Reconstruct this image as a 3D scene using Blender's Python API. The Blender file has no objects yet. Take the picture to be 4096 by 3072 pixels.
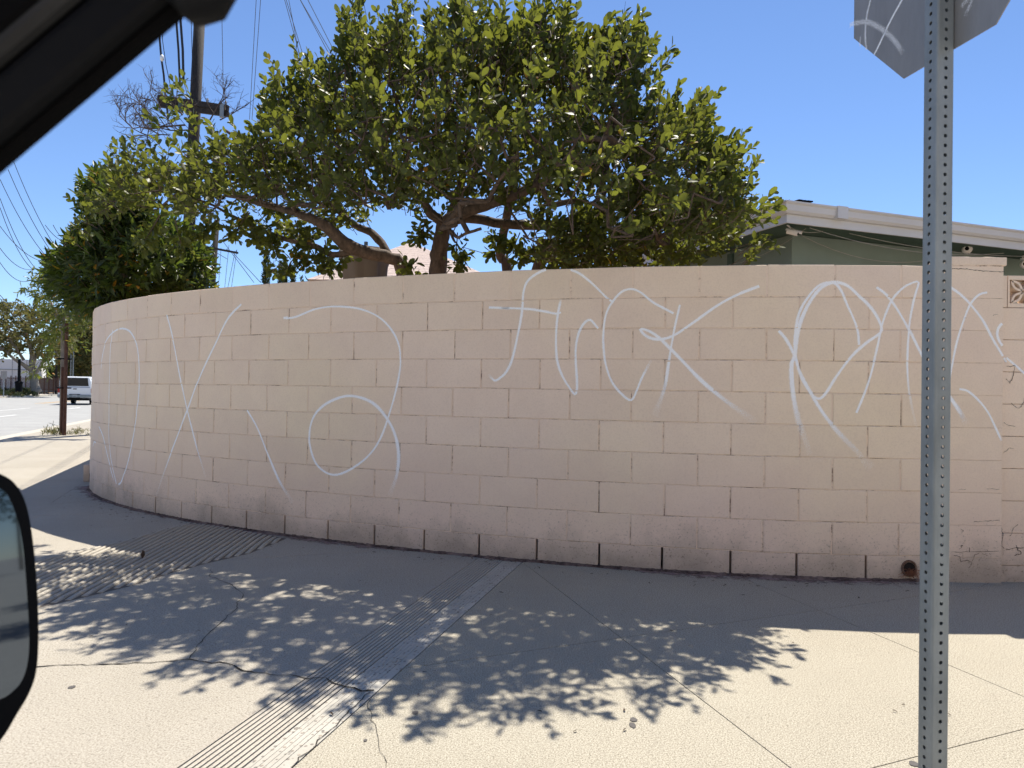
import bpy, bmesh, math, random
import numpy as np
from mathutils import Vector, Matrix
random.seed(7); RNG = np.random.default_rng(11)
R = math.radians
S = bpy.context.scene
COL = S.collection

# ------------------------------------------------------------------ camera, sky, sun, exposure
F, PIT, ROL, HC = 2900.0, 0.01064, 0.01511, 1.15
cd = bpy.data.cameras.new('camera'); cam = bpy.data.objects.new('camera', cd); COL.objects.link(cam)
S.camera = cam
cd.sensor_width = 36; cd.lens = 36*F/4096; cd.clip_start = .02; cd.clip_end = 3000
cam.matrix_world = Matrix.Translation((0, 0, HC)) @ Matrix.Rotation(math.pi/2+PIT, 4, 'X') @ Matrix.Rotation(ROL, 4, 'Z')
cd.dof.use_dof = True; cd.dof.focus_distance = 5.8; cd.dof.aperture_fstop = 8.0

SUNV = Vector((.25, 1.02, 1.984)).normalized()
EL = math.asin(SUNV.z); AZ = math.atan2(SUNV.x, SUNV.y)
w = bpy.data.worlds.new('World'); S.world = w; w.use_nodes = True
nt = w.node_tree
sky = nt.nodes.new('ShaderNodeTexSky'); sky.sky_type = 'NISHITA'; sky.sun_disc = False
sky.sun_elevation = EL; sky.sun_rotation = AZ
sky.altitude = 30; sky.air_density = .8; sky.dust_density = 0; sky.ozone_density = 4
bg = nt.nodes['Background']; bg.inputs['Strength'].default_value = .104
tint = nt.nodes.new('ShaderNodeMix'); tint.data_type = 'RGBA'; tint.blend_type = 'MULTIPLY'; tint.inputs[0].default_value = 1
tint.inputs[7].default_value = (.95, 1.0, 1.09, 1)
nt.links.new(sky.outputs[0], tint.inputs[6]); nt.links.new(tint.outputs[2], bg.inputs['Color'])
sd = bpy.data.lights.new('sun', 'SUN'); sun = bpy.data.objects.new('sun', sd); COL.objects.link(sun)
sd.energy = 5.0; sd.angle = R(.53); sd.color = (1, .94, .83)
sun.rotation_euler = (-SUNV).to_track_quat('-Z', 'Y').to_euler()
S.view_settings.view_transform = 'Standard'; S.view_settings.look = 'None'
S.view_settings.gamma = 1; S.view_settings.use_curve_mapping = False
S.view_settings.exposure = .63

# ------------------------------------------------------------------ helpers: placing
def ray(px, py):
    u, v = px-2048, py-1536
    cr, sr = math.cos(ROL), math.sin(ROL)
    u, v = u*cr+v*sr, -u*sr+v*cr
    c, s = math.cos(PIT), math.sin(PIT)
    return Vector((u/F, c+v/F*s, s-v/F*c))
def at(px, py, Y):
    d = ray(px, py); return Vector((d.x*Y/d.y, Y, HC+d.z*Y/d.y))
def gp(px, py, z=0.0):
    d = ray(px, py); t = (z-HC)/d.z; return Vector((d.x*t, d.y*t, z))

# ------------------------------------------------------------------ helpers: objects
def put(o, label=None, cat=None, group=None, kind=None):
    for k, v in (('label', label), ('category', cat), ('group', group), ('kind', kind)):
        if v: o[k] = v
    return o
def empty(name, loc=(0, 0, 0), rz=0, **kw):
    o = bpy.data.objects.new(name, None); COL.objects.link(o); o.empty_display_size = .1
    o.location = loc; o.rotation_euler = (0, 0, rz); return put(o, **kw)
def mesh_obj(name, verts, faces, mat, parent=None, smooth=False, **kw):
    me = bpy.data.meshes.new(name); me.from_pydata([tuple(v) for v in verts], [], faces); me.update()
    if smooth: me.polygons.foreach_set('use_smooth', [True]*len(me.polygons))
    if mat: me.materials.append(mat)
    o = bpy.data.objects.new(name, me); COL.objects.link(o)
    if parent is not None: o.parent = parent
    return put(o, **kw)
class MB:
    def __init__(s): s.v = []; s.f = []
    def add(s, vs, fs):
        n = len(s.v); s.v += [Vector(v) for v in vs]; s.f += [tuple(i+n for i in f) for f in fs]; return s
    def box(s, a, b, M=None, bev=0):
        (x0, y0, z0), (x1, y1, z1) = a, b
        if bev:
            bm = bmesh.new(); bmesh.ops.create_cube(bm, size=1)
            for v in bm.verts: v.co = Vector(((x0+x1)/2+v.co.x*(x1-x0), (y0+y1)/2+v.co.y*(y1-y0), (z0+z1)/2+v.co.z*(z1-z0)))
            bmesh.ops.bevel(bm, geom=bm.edges[:], offset=bev, segments=2, affect='EDGES', profile=.6)
            bm.verts.index_update()
            vs = [v.co.copy() for v in bm.verts]; fs = [tuple(v.index for v in f.verts) for f in bm.faces]; bm.free()
        else:
            vs = [Vector(p) for p in ((x0,y0,z0),(x1,y0,z0),(x1,y1,z0),(x0,y1,z0),(x0,y0,z1),(x1,y0,z1),(x1,y1,z1),(x0,y1,z1))]
            fs = [(0,3,2,1),(4,5,6,7),(0,1,5,4),(1,2,6,5),(2,3,7,6),(3,0,4,7)]
        if M: vs = [M @ v for v in vs]
        return s.add(vs, fs)
    def tube(s, pts, rad, n=6, cap=True):
        pts = [Vector(p) for p in pts]
        if not hasattr(rad, '__len__'): rad = [rad]*len(pts)
        vs = []; t0 = (pts[1]-pts[0]).normalized()
        a = t0.orthogonal().normalized()
        for i, p in enumerate(pts):
            t = (pts[min(i+1, len(pts)-1)]-pts[max(i-1, 0)]).normalized()
            a = (a-t*a.dot(t)); a = a.normalized() if a.length > 1e-6 else t.orthogonal().normalized()
            b = t.cross(a)
            for k in range(n):
                an = 2*math.pi*k/n; vs.append(p+(a*math.cos(an)+b*math.sin(an))*rad[i])
        fs = [(i*n+k, i*n+(k+1) % n, (i+1)*n+(k+1) % n, (i+1)*n+k) for i in range(len(pts)-1) for k in range(n)]
        if cap: fs += [tuple(range(n-1, -1, -1)), tuple((len(pts)-1)*n+k for k in range(n))]
        return s.add(vs, fs)
    def prism(s, poly, z0, z1):
        n = len(poly); vs = [Vector((p[0], p[1], z0)) for p in poly]+[Vector((p[0], p[1], z1)) for p in poly]
        ar = sum(poly[i][0]*poly[(i+1) % n][1]-poly[(i+1) % n][0]*poly[i][1] for i in range(n))
        fs = [(i, (i+1) % n, n+(i+1) % n, n+i) for i in range(n)]+[tuple(range(n, 2*n)), tuple(range(n-1, -1, -1))]
        if ar < 0: fs = [tuple(reversed(f)) for f in fs]
        return s.add(vs, fs)
    def build(s, name, mat, parent=None, smooth=False, **kw):
        return mesh_obj(name, s.v, s.f, mat, parent, smooth, **kw)
def icos(c, r, sub=1):
    bm = bmesh.new(); bmesh.ops.create_icosphere(bm, subdivisions=sub, radius=1); bm.verts.index_update()
    vs = [Vector((v.co.x*r[0], v.co.y*r[1], v.co.z*r[2]))+Vector(c) for v in bm.verts]
    fs = [tuple(v.index for v in f.verts) for f in bm.faces]; bm.free(); return vs, fs

# ------------------------------------------------------------------ helpers: materials
def srgb(r, g, b): return tuple(((c/255+.055)/1.055)**2.4 if c > 10 else c/255/12.92 for c in (r, g, b))+(1,)
class NT:
    def __init__(s, name):
        s.m = bpy.data.materials.new(name); s.m.use_nodes = True; s.t = s.m.node_tree
        s.b = s.t.nodes['Principled BSDF']; s.out = s.t.nodes['Material Output']
    def n(s, typ, **kw):
        o = s.t.nodes.new(typ)
        for k, v in kw.items():
            if k in o.inputs.keys() or isinstance(k, int): o.inputs[k].default_value = v
            else: setattr(o, k, v)
        return o
    def l(s, a, b): s.t.links.new(a, b)
    def pos(s, scale=(1, 1, 1), obj=False):
        src = s.n('ShaderNodeTexCoord').outputs['Object'] if obj else s.n('ShaderNodeNewGeometry').outputs['Position']
        mp = s.n('ShaderNodeMapping'); mp.inputs['Scale'].default_value = scale; s.l(src, mp.inputs['Vector']); return mp.outputs[0]
    def noise(s, scale, detail=4, rough=.55, vec=None):
        o = s.n('ShaderNodeTexNoise'); o.inputs['Scale'].default_value = scale; o.inputs['Detail'].default_value = detail
        o.inputs['Roughness'].default_value = rough
        if vec is not None: s.l(vec, o.inputs['Vector'])
        return o.outputs[0]
    def ramp(s, fac, a, b, ca=0, cb=1):
        o = s.n('ShaderNodeMapRange'); o.inputs[1].default_value = a; o.inputs[2].default_value = b
        o.inputs[3].default_value = ca; o.inputs[4].default_value = cb; s.l(fac, o.inputs[0]); return o.outputs[0]
    def mix(s, fac, a, b, typ='MIX'):
        o = s.n('ShaderNodeMix', data_type='RGBA', blend_type=typ)
        for sock, v in ((o.inputs[0], fac), (o.inputs[6], a), (o.inputs[7], b)):
            if hasattr(v, 'links'): s.l(v, sock)
            else: sock.default_value = v
        return o.outputs[2]
    def math(s, op, a, b=0):
        o = s.n('ShaderNodeMath', operation=op)
        for sock, v in ((o.inputs[0], a), (o.inputs[1], b)):
            if hasattr(v, 'links'): s.l(v, sock)
            else: sock.default_value = v
        return o.outputs[0]
    def bump(s, h, dist=.002, st=.6):
        o = s.n('ShaderNodeBump'); o.inputs['Distance'].default_value = dist; o.inputs['Strength'].default_value = st
        s.l(h, o.inputs['Height']); s.l(o.outputs[0], s.b.inputs['Normal']); return o
    def col(s, c):
        if hasattr(c, 'links'): s.l(c, s.b.inputs['Base Color'])
        else: s.b.inputs['Base Color'].default_value = c
def simple(name, c, rough=.6, metal=0, var=.18, scale=12, spec=.4, bump=0, bscale=60, obj=False):
    q = NT(name); p = q.pos(obj=obj)
    n1 = q.noise(scale, 5, .6, p)
    q.col(q.mix(q.ramp(n1, .3, .7), tuple(x*(1-var) for x in c[:3])+(1,), tuple(min(1, x*(1+var)) for x in c[:3])+(1,)))
    q.b.inputs['Roughness'].default_value = rough; q.b.inputs['Metallic'].default_value = metal
    q.b.inputs['Specular IOR Level'].default_value = spec
    if bump: q.bump(q.noise(bscale, 4, .6, p), bump)
    return q.m
def glass_dark(name, c=(.01, .012, .015, 1)):
    m = simple(name, c, .15, var=.05, spec=.25); return m

def wall_paint():
    q = NT('tan_wall_paint'); p = q.pos()
    lo = q.noise(.55, 2, .5, p); mid = q.noise(3.2, 4, .6, p); fine = q.noise(90, 3, .6, p)
    c = q.mix(q.ramp(lo, .38, .62), srgb(232, 213, 196), srgb(234, 217, 192))
    c = q.mix(q.ramp(mid, .35, .75, 0, .35), c, srgb(214, 192, 176))
    c = q.mix(q.ramp(fine, .45, .8, 0, .22), c, srgb(176, 156, 140))
    # splash dirt: dark specks and a grey film on the lowest courses
    sep = q.n('ShaderNodeSeparateXYZ'); q.l(p, sep.inputs[0])
    z = sep.outputs[2]
    wob = q.noise(2.3, 4, .7, p)
    zz = q.math('ADD', z, q.math('MULTIPLY', q.math('SUBTRACT', wob, .5), .55))
    c = q.mix(q.ramp(zz, .25, .85, .5, 0), c, srgb(216, 190, 178))
    low = q.ramp(zz, .05, .5, 1, 0)
    sp = q.ramp(q.noise(75, 5, .75, p), .56, .66)
    c = q.mix(q.math('MULTIPLY', sp, q.math('MULTIPLY', low, .75)), c, srgb(64, 56, 50))
    film = q.ramp(zz, .0, .26, .62, 0)
    c = q.mix(film, c, srgb(132, 122, 110))
    # rare specks and scratches anywhere
    sp2 = q.ramp(q.noise(48, 6, .8, p), .745, .78, 0, .45)
    c = q.mix(sp2, c, srgb(110, 92, 82))
    oi = q.n('ShaderNodeObjectInfo'); v = q.ramp(oi.outputs['Random'], 0, 1, .975, 1.02)
    hs = q.n('ShaderNodeHueSaturation'); q.l(c, hs.inputs['Color']); q.l(v, hs.inputs['Value'])
    q.col(hs.outputs[0]); q.b.inputs['Roughness'].default_value = .78; q.b.inputs['Specular IOR Level'].default_value = .2
    h = q.math('ADD', q.math('MULTIPLY', q.noise(160, 3, .7, p), .5), q.noise(28, 4, .6, p))
    q.bump(h, .0035, .55); return q.m
def mortar(name, ca, cb, lo=.42, hi=.6):
    q = NT(name); p = q.pos()
    c = q.mix(q.ramp(q.noise(6, 6, .8, p), lo, hi), ca, cb)
    q.col(c); q.b.inputs['Roughness'].default_value = .95; q.b.inputs['Specular IOR Level'].default_value = .1
    q.bump(q.noise(120, 4, .7, p), .004); return q.m
def concrete(name, ca, cb, speck, samt=.5, sscale=170, thr=.6):
    q = NT(name); p = q.pos()
    c = q.mix(q.ramp(q.noise(.9, 5, .6, p), .32, .68), ca, cb)
    c = q.mix(q.ramp(q.noise(7, 6, .7, p), .45, .75, 0, .3), c, tuple(x*.78 for x in ca[:3])+(1,))
    f = q.noise(sscale, 3, .75, p)
    c = q.mix(q.ramp(f, thr-.16, thr+.08, 0, samt), c, speck)
    c = q.mix(q.ramp(q.noise(sscale*.45, 2, .6, p), .62, .68, 0, .5), c, tuple(x*.8 for x in speck[:3])+(1,))
    st = q.ramp(q.noise(1.7, 6, .75, p), .6, .72, 0, .28)
    c = q.mix(st, c, srgb(150, 138, 125))
    q.col(c); q.b.inputs['Roughness'].default_value = .85; q.b.inputs['Specular IOR Level'].default_value = .25
    q.bump(q.math('ADD', f, q.noise(40, 4, .6, p)), .0012, .5); return q.m
def aggregate():
    q = NT('exposed_aggregate'); p = q.pos()
    v = q.n('ShaderNodeTexVoronoi'); v.inputs['Scale'].default_value = 62; q.l(p, v.inputs['Vector'])
    rnd = q.n('ShaderNodeTexVoronoi'); rnd.inputs['Scale'].default_value = 62; q.l(p, rnd.inputs['Vector'])
    sep = q.n('ShaderNodeSeparateColor'); q.l(rnd.outputs['Color'], sep.inputs[0])
    stone = q.math('MULTIPLY', q.ramp(v.outputs['Distance'], .28, .40, 1, 0), q.ramp(sep.outputs[0], .55, .62))
    base = q.mix(q.ramp(q.noise(5, 5, .6, p), .3, .7), srgb(186, 181, 170), srgb(168, 162, 150))
    sc = q.mix(sep.outputs[1], srgb(96, 92, 88), srgb(150, 136, 120))
    q.col(q.mix(q.math('MULTIPLY', stone, .85), base, sc)); q.b.inputs['Roughness'].default_value = .8
    q.bump(q.math('ADD', stone, q.noise(80, 4, .7, p)), .004, .6); return q.m
def leaf_mat(name, dark, light, trans, attr=True, tw=.42, rough=.38):
    q = NT(name)
    if attr:
        a = q.n('ShaderNodeAttribute', attribute_name='tint').outputs['Fac']
    else: a = q.n('ShaderNodeObjectInfo').outputs['Random']
    c = q.mix(a, dark, light)
    yl = q.ramp(a, .965, .975); c = q.mix(yl, c, srgb(178, 120, 30))
    p = q.pos(); c = q.mix(q.ramp(q.noise(45, 3, .6, p), .4, .8, 0, .25), c, tuple(x*.6 for x in dark[:3])+(1,))
    q.col(c); q.b.inputs['Roughness'].default_value = rough; q.b.inputs['Specular IOR Level'].default_value = .3
    tr = q.n('ShaderNodeBsdfTranslucent'); q.l(q.mix(a, tuple(x*.75 for x in trans[:3])+(1,), trans), tr.inputs[0])
    ms = q.n('ShaderNodeMixShader'); ms.inputs[0].default_value = tw
    q.l(q.b.outputs[0], ms.inputs[1]); q.l(tr.outputs[0], ms.inputs[2]); q.l(ms.outputs[0], q.out.inputs[0]); return q.m
def bark(name, ca, cb):
    q = NT(name); p = q.pos((1, 1, .35))
    q.col(q.mix(q.ramp(q.noise(22, 6, .7, p), .35, .65), ca, cb)); q.b.inputs['Roughness'].default_value = .85
    q.bump(q.noise(40, 6, .7, p), .012, .8); return q.m
def spray(name='white_spray_paint', c=(.92, .95, 1.0, 1)):
    q = NT(name); uv = q.n('ShaderNodeUVMap'); uv.uv_map = 'uv'
    sep = q.n('ShaderNodeSeparateXYZ'); q.l(uv.outputs[0], sep.inputs[0])
    d = q.math('ABSOLUTE', q.math('SUBTRACT', sep.outputs[0], .5))
    p = q.pos(); nz = q.math('MULTIPLY', q.math('SUBTRACT', q.noise(260, 3, .7, p), .5), .12)
    soft = q.ramp(q.math('ADD', d, nz), .20, .48, 1, 0)
    al0 = q.math('MULTIPLY', soft, sep.outputs[1])
    grain = q.ramp(q.noise(750, 0, .5, p), .30, .70)
    al = q.math('GREATER_THAN', al0, grain)
    q.col(c); q.b.inputs['Roughness'].default_value = .9; q.b.inputs['Specular IOR Level'].default_value = .1
    q.l(al, q.b.inputs['Alpha']); return q.m

M = {}
M['paint'] = wall_paint()
M['joint'] = mortar('painted_mortar', srgb(118, 100, 88), srgb(224, 203, 185), .36, .50)
M['joint_dark'] = mortar('open_joint_dark_tone', srgb(30, 27, 22), srgb(66, 60, 46))  # dark tone at the back of the open joints
M['conc_r'] = concrete('sandy_sidewalk', srgb(194, 187, 170), srgb(186, 178, 161), srgb(96, 87, 72), .85, 190, .56)
M['conc_l'] = concrete('worn_ramp_concrete', srgb(185, 178, 165), srgb(174, 167, 153), srgb(106, 96, 84), .75, 150, .585)
M['conc_g'] = concrete('grooved_concrete', srgb(190, 184, 170), srgb(174, 166, 154), srgb(118, 110, 100), .5, 150, .6)
M['agg'] = aggregate()
M['crack'] = simple('crack_dirt', srgb(40, 36, 32), .95, var=.3)
M['dirt'] = simple('dry_soil', srgb(120, 98, 76), .95, var=.35, scale=3, bump=.01, bscale=15)
M['asphalt'] = concrete('worn_asphalt', srgb(170, 169, 165), srgb(156, 155, 152), srgb(112, 112, 110), .4, 60, .6)
M['white_line'] = simple('white_road_paint', srgb(215, 215, 210), .7, var=.12)
M['yellow_line'] = simple('yellow_road_paint', srgb(196, 150, 62), .7, var=.12)
M['kerb'] = simple('kerb_concrete', srgb(188, 180, 165), .85, var=.12, bump=.004)
M['leaf'] = leaf_mat('broad_leaf', (.022, .032, .012, 1), (.085, .102, .024, 1), (.31, .34, .04, 1), tw=.34, rough=.5)
M['leaf1'] = leaf_mat('broad_leaf_single', (.022, .032, .012, 1), (.085, .102, .024, 1), (.31, .34, .04, 1), attr=False, tw=.36, rough=.5)
M['leafb'] = leaf_mat('pointed_leaf', (.014, .026, .010, 1), (.056, .080, .020, 1), (.19, .26, .03, 1), tw=.30, rough=.42)
M['leafs'] = leaf_mat('sycamore_leaf', (.05, .07, .02, 1), (.20, .17, .06, 1), (.26, .24, .06, 1), tw=.3, rough=.6)
M['leafd'] = leaf_mat('dark_far_leaf', (.02, .035, .015, 1), (.06, .075, .03, 1), (.10, .13, .03, 1), tw=.25, rough=.6)
M['bark'] = bark('brown_bark', srgb(66, 54, 45), srgb(108, 90, 76))
M['barkg'] = bark('grey_bark', srgb(112, 104, 94), srgb(160, 150, 136))
M['twig'] = bark('dry_twig', srgb(70, 56, 48), srgb(104, 88, 76))
M['wood'] = bark('weathered_pole_wood', srgb(30, 26, 24), srgb(54, 47, 42))
M['stake'] = bark('red_brown_stake', srgb(66, 42, 32), srgb(100, 68, 52))
M['wire'] = simple('black_cable', srgb(40, 40, 44), .6, var=.1)
M['galv'] = None
M['spray'] = spray()
M['green'] = simple('green_stucco', srgb(118, 134, 128), .9, var=.07, scale=3, bump=.004, bscale=90)
M['dkgreen'] = simple('dark_green_trim', srgb(66, 88, 80), .6, var=.1)
M['gutter'] = simple('white_gutter_paint', srgb(196, 200, 204), .45, var=.04, scale=3)
M['shingle'] = simple('black_shingle', srgb(26, 25, 26), .95, var=.4, scale=25, bump=.01, spec=.05)
M['roofp'] = simple('pinkish_shingle', srgb(196, 176, 164), .95, var=.14, scale=18, bump=.01)
M['canvas'] = simple('grey_canvas', srgb(118, 108, 98), .9, var=.1, scale=5)
M['whitep'] = simple('white_plastic', srgb(225, 225, 225), .4, var=.03)
M['blackp'] = simple('black_plastic', (.006, .006, .0065, 1), .55, var=.2, spec=.12)
M['trim'] = simple('black_rubber_trim', (.003, .003, .0035, 1), .6, var=.2, spec=.12)
M['trimg'] = simple('dark_grey_trim', (.003, .0028, .0028, 1), .8, var=.15, spec=.06)
M['glass'] = glass_dark('dark_glass')
q = NT('mirror_silvering'); q.col((.13, .145, .16, 1)); q.b.inputs['Metallic'].default_value = 1; q.b.inputs['Roughness'].default_value = .03
M['mirror'] = q.m
def galv(name, ca, cb):
    q = NT(name); p = q.pos((1, 1, .25))
    c = q.mix(q.ramp(q.noise(14, 6, .65, p), .3, .7), ca, cb)
    c = q.mix(q.ramp(q.noise(60, 5, .8, p), .62, .78, 0, .28), c, tuple(x*.55 for x in ca[:3])+(1,))
    q.col(c); q.b.inputs['Metallic'].default_value = .35; q.b.inputs['Roughness'].default_value = .5
    q.bump(q.noise(200, 3, .6, p), .0006); return q.m
M['galv'] = galv('galvanised_steel', srgb(120, 126, 128), srgb(146, 152, 154))
M['alu'] = galv('sign_back_aluminium', srgb(134, 132, 130), srgb(150, 148, 146))
M['red'] = simple('red_sign_face', srgb(160, 30, 30), .5, var=.05)

# ------------------------------------------------------------------ ground
rd, rn = Vector((-.34, .9404)).normalized(), Vector((.9404, .34)).normalized()   # along / across the main road
def RP(c, t): v = rn*c+rd*t; return (v.x, v.y)
mesh_obj('road', [(-900, -900, -.13), (900, -900, -.13), (900, 900, -.13), (-900, 900, -.13)], [(0, 1, 2, 3)], M['asphalt'], kind='structure')
# the near block: kerb outline (our street y=1.5, corner arc, main road n=-5)
kc = []
c0 = -4.97
yk = 1.5
# corner centre: distance Rk from both kerb lines
Rk = 2.6
# centre: y = yk+Rk ; n.P = c0+Rk
cyc = yk+Rk; cxc = (c0+Rk-rn.y*cyc)/rn.x
a0 = -math.pi/2; a1 = math.atan2(-rn.y, -rn.x)
if a1 > 0: a1 -= 2*math.pi
arc = [(cxc+Rk*math.cos(a0+(a1-a0)*i/20), cyc+Rk*math.sin(a0+(a1-a0)*i/20)) for i in range(21)]
block = [(120, yk)]+arc+[RP(c0, 260), (120, 260)]
def inset(k):
    arc2 = [(cxc+(Rk-k)*math.cos(a0+(a1-a0)*i/20), cyc+(Rk-k)*math.sin(a0+(a1-a0)*i/20)) for i in range(21)]
    return [(120, yk+k)]+arc2+[RP(c0+k, 259), (120, 259)]
kb = inset(0); ki = inset(.15)
kb2 = MB()
for i in range(len(kb)-3):
    a, b, c, d = kb[i], kb[i+1], ki[i+1], ki[i]
    kb2.prism([a, b, c, d], -.2, -.001)
kb2.build('kerb', M['kerb'], kind='structure')
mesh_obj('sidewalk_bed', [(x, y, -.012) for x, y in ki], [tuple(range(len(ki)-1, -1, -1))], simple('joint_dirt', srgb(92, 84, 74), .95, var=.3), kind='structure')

sw = empty('sidewalk', kind='structure')
def side(P, L):  # signed distance of P from line L=(point, unit dir); positive on the left of dir
    return (P[0]-L[0].x)*(-L[1].y)+(P[1]-L[0].y)*L[1].x
def line(p, q_): a, b = gp(*p).xy, gp(*q_).xy; return (a, (b-a).normalized())
def clip(poly, L, sgn, gap=.0022):
    out = []
    n = len(poly)
    for i in range(n):
        A, B = poly[i], poly[(i+1) % n]
        da, db = sgn*side(A, L)-gap, sgn*side(B, L)-gap
        if da >= 0: out.append(A)
        if (da >= 0) != (db >= 0):
            t = da/(da-db); out.append((A[0]+(B[0]-A[0])*t, A[1]+(B[1]-A[1])*t))
    return out
def area(p): return abs(sum(p[i][0]*p[(i+1) % len(p)][1]-p[(i+1) % len(p)][0]*p[i][1] for i in range(len(p))))/2
S2 = line((2088, 2250), (1168, 3072))       # right edge of the grooved strip (direction toward camera)
S1 = line((1917, 2229), (717, 3067))
LA = line((2088, 2247), (3160, 3070)); LB = line((1700, 2661), (3927, 2349)); LC = line((2960, 2308), (4096, 2787))
LD = line((3814, 2327), (4096, 2395)); LE = line((3489, 3072), (4096, 2916))
cuts = [[(p) for p in inset(.155)]]
def cut_all(polys, L, gap=.0022, where=None):
    out = []
    for p in polys:
        for sg in (1, -1):
            c = clip(p, L, sg, gap)
            if len(c) > 2 and area(c) > .002: out.append(c)
    return out
near = [(-9, -3), (9, -3), (9, 9.0), (-9, 9.0)]
base = inset(.155)
whole = [(40, yk+.155)]+base[1:-2]+[RP(c0+.155, 70), (40, 70)]
right_part = clip(whole, S2, 1 if side((4, 4), S2) > 0 else -1)
left_part = clip(whole, S1, 1 if side((-3, 6), S1) > 0 else -1)
rights = [right_part]
for L in (LA, LB, LC, LE): rights = cut_all(rights, L)
# far panels of the main-road sidewalk and of our street: cross joints
for k in range(1, 9): rights = cut_all(rights, (Vector((4.2+1.5*k, 0)), Vector((.1, 1)).normalized()))
lefts = [left_part]
for t in (5.2, 7.4, 9.6, 11.8, 14, 16.2, 18.4, 21, 24, 27, 30, 34, 38, 42):
    lefts = cut_all(lefts, (rd*t, rn), .003)
lefts = cut_all(lefts, (rn*(-3.35), rd), .003) if False else lefts
for p in rights: MB().prism(p, -.0115, 0).build('slab', M['conc_r'], sw)
for p in lefts: MB().prism(p, -.0115, 0).build('slab', M['conc_l'], sw)
# grooved strip between S1 and S2
sp = clip(clip(whole, S2, -1 if side((4, 4), S2) > 0 else 1, .002), S1, -1 if side((-3, 6), S1) > 0 else 1, .002)
MB().prism(sp, -.011, -.008).build('strip_base', simple('strip_shade_grey', srgb(112, 104, 95), .95, var=.35, scale=30), sw)  # darker base colour paints the shade between the strip's ridges
A0, A1 = gp(1917, 2229).xy, gp(2088, 2250).xy
B0, B1 = gp(717, 3067).xy, gp(1168, 3072).xy
d1 = (B0-A0).normalized(); d2 = (B1-A1).normalized()
A0 -= d1*.25; A1 -= d2*.25; B0 += d1*1.6; B1 += d2*1.6
rb = MB()
def strip_piece(u0, u1, z, n=40):
    for i in range(n):
        t0, t1 = i/n, (i+1)/n
        j = [random.uniform(-.0012, .0012) for _ in range(4)]
        P = []
        for u, t in ((u0, t0), (u1, t0), (u1, t1), (u0, t1)):
            a = A0.lerp(B0, t); b = A1.lerp(B1, t); P.append(a.lerp(b, u))
        rb.prism([(p.x, p.y) for p in P], -.0078, z)
for k in range(9): strip_piece(.012+k*.062, .012+k*.062+.043, -.0003)
rb.build('groove_ridges', M['conc_g'], sw)
rb = MB(); [strip_piece(.572+k*.058, .572+k*.058+.053, -.0006) for k in range(5)]; strip_piece(.864, .988, -.0006, 1); rb.build('worn_aggregate_band', M['agg'], sw)
# grooved corner-ramp patch (ridges between two curves)
up = [(770, 2091), (646, 2120), (529, 2155), (376, 2190), (147, 2240), (-60, 2290)]
lowb = [(1146, 2155), (999, 2214), (823, 2255), (693, 2290), (529, 2343), (382, 2379), (153, 2432), (-60, 2500)]
patch = [gp(*p).xy for p in up[::-1]]+[gp(*p).xy for p in ((900, 2108), (1030, 2132))]+[gp(*p).xy for p in lowb]
def inpoly(x, y, poly):
    c = False; n = len(poly)
    for i in range(n):
        a, b = poly[i], poly[(i+1) % n]
        if (a[1] > y) != (b[1] > y) and x < (b[0]-a[0])*(y-a[1])/(b[1]-a[1])+a[0]: c = not c
    return c
gd = (gp(700, 2140).xy-gp(153, 2415).xy).normalized(); gn = Vector((-gd.y, gd.x))
prox = [p.dot(gn) for p in patch]; pm, pM = min(prox), max(prox)
rb = MB(); k = pm+.01
while k < pM:
    ts = np.arange(-12, 12, .02); ins = [inpoly(*(gn*k+gd*t), patch) for t in ts]
    i = 0
    while i < len(ts):
        if ins[i]:
            j = i
            while j+1 < len(ts) and ins[j+1]: j += 1
            if j-i > 3:
                a, b = ts[i]+random.uniform(0, .03), ts[j]-random.uniform(0, .03)
                vs = []; nseg = max(2, int((b-a)/.12))
                prof = ((-.018, -.004), (-.014, .009), (-.005, .014), (.005, .014), (.014, .009), (.018, -.004))
                for s_ in range(nseg+1):
                    t = a+(b-a)*s_/nseg; e = .4 if s_ in (0, nseg) else 1
                    wob = random.uniform(-.0015, .0015)
                    for (o, z) in prof:
                        q2 = gn*(k+o+wob)+gd*t; vs.append((q2.x, q2.y, z*e if z > 0 else z))
                m = len(prof); fs = [(s_*m+c, s_*m+c+1, (s_+1)*m+c+1, (s_+1)*m+c) for s_ in range(nseg) for c in range(m-1)]
                fs += [tuple(range(m)), tuple(nseg*m+c for c in range(m-1, -1, -1))]
                rb.add(vs, fs)
            i = j+1
        else: i += 1
    k += .047
rb.build('ramp_groove_ridges', M['conc_g'], sw)
mesh_obj('groove_shade', [(p.x, p.y, .0008) for p in patch], [tuple(range(len(patch)))], simple('groove_shade_grey', srgb(104, 96, 88), .95, var=.35, scale=30), sw)  # dark sheet under the ridges, painted in as groove shade
def crack(pxs, wd, z=.0025, jit=.009):
    wd *= .68
    P = [gp(*p).xy for p in pxs]; Q = []
    for a, b in zip(P[:-1], P[1:]):
        n = max(2, int((b-a).length/.03))
        for i in range(n): Q.append(a.lerp(b, i/n)+Vector((random.gauss(0, jit*.5), random.gauss(0, jit*.5))))
    Q.append(P[-1]); vs = []
    for i, p in enumerate(Q):
        t = (Q[min(i+1, len(Q)-1)]-Q[max(i-1, 0)]).normalized(); nn = Vector((-t.y, t.x)); h = wd*random.uniform(.25, 1)
        vs += [(p.x+nn.x*h, p.y+nn.y*h, z), (p.x-nn.x*h, p.y-nn.y*h, z)]
    return vs, [(2*i, 2*i+1, 2*i+3, 2*i+2) for i in range(len(Q)-1)]
c7 = lambda L: [(600+x*.5859, 2100+y*.5859) for x, y in L]
cr = MB()
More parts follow.
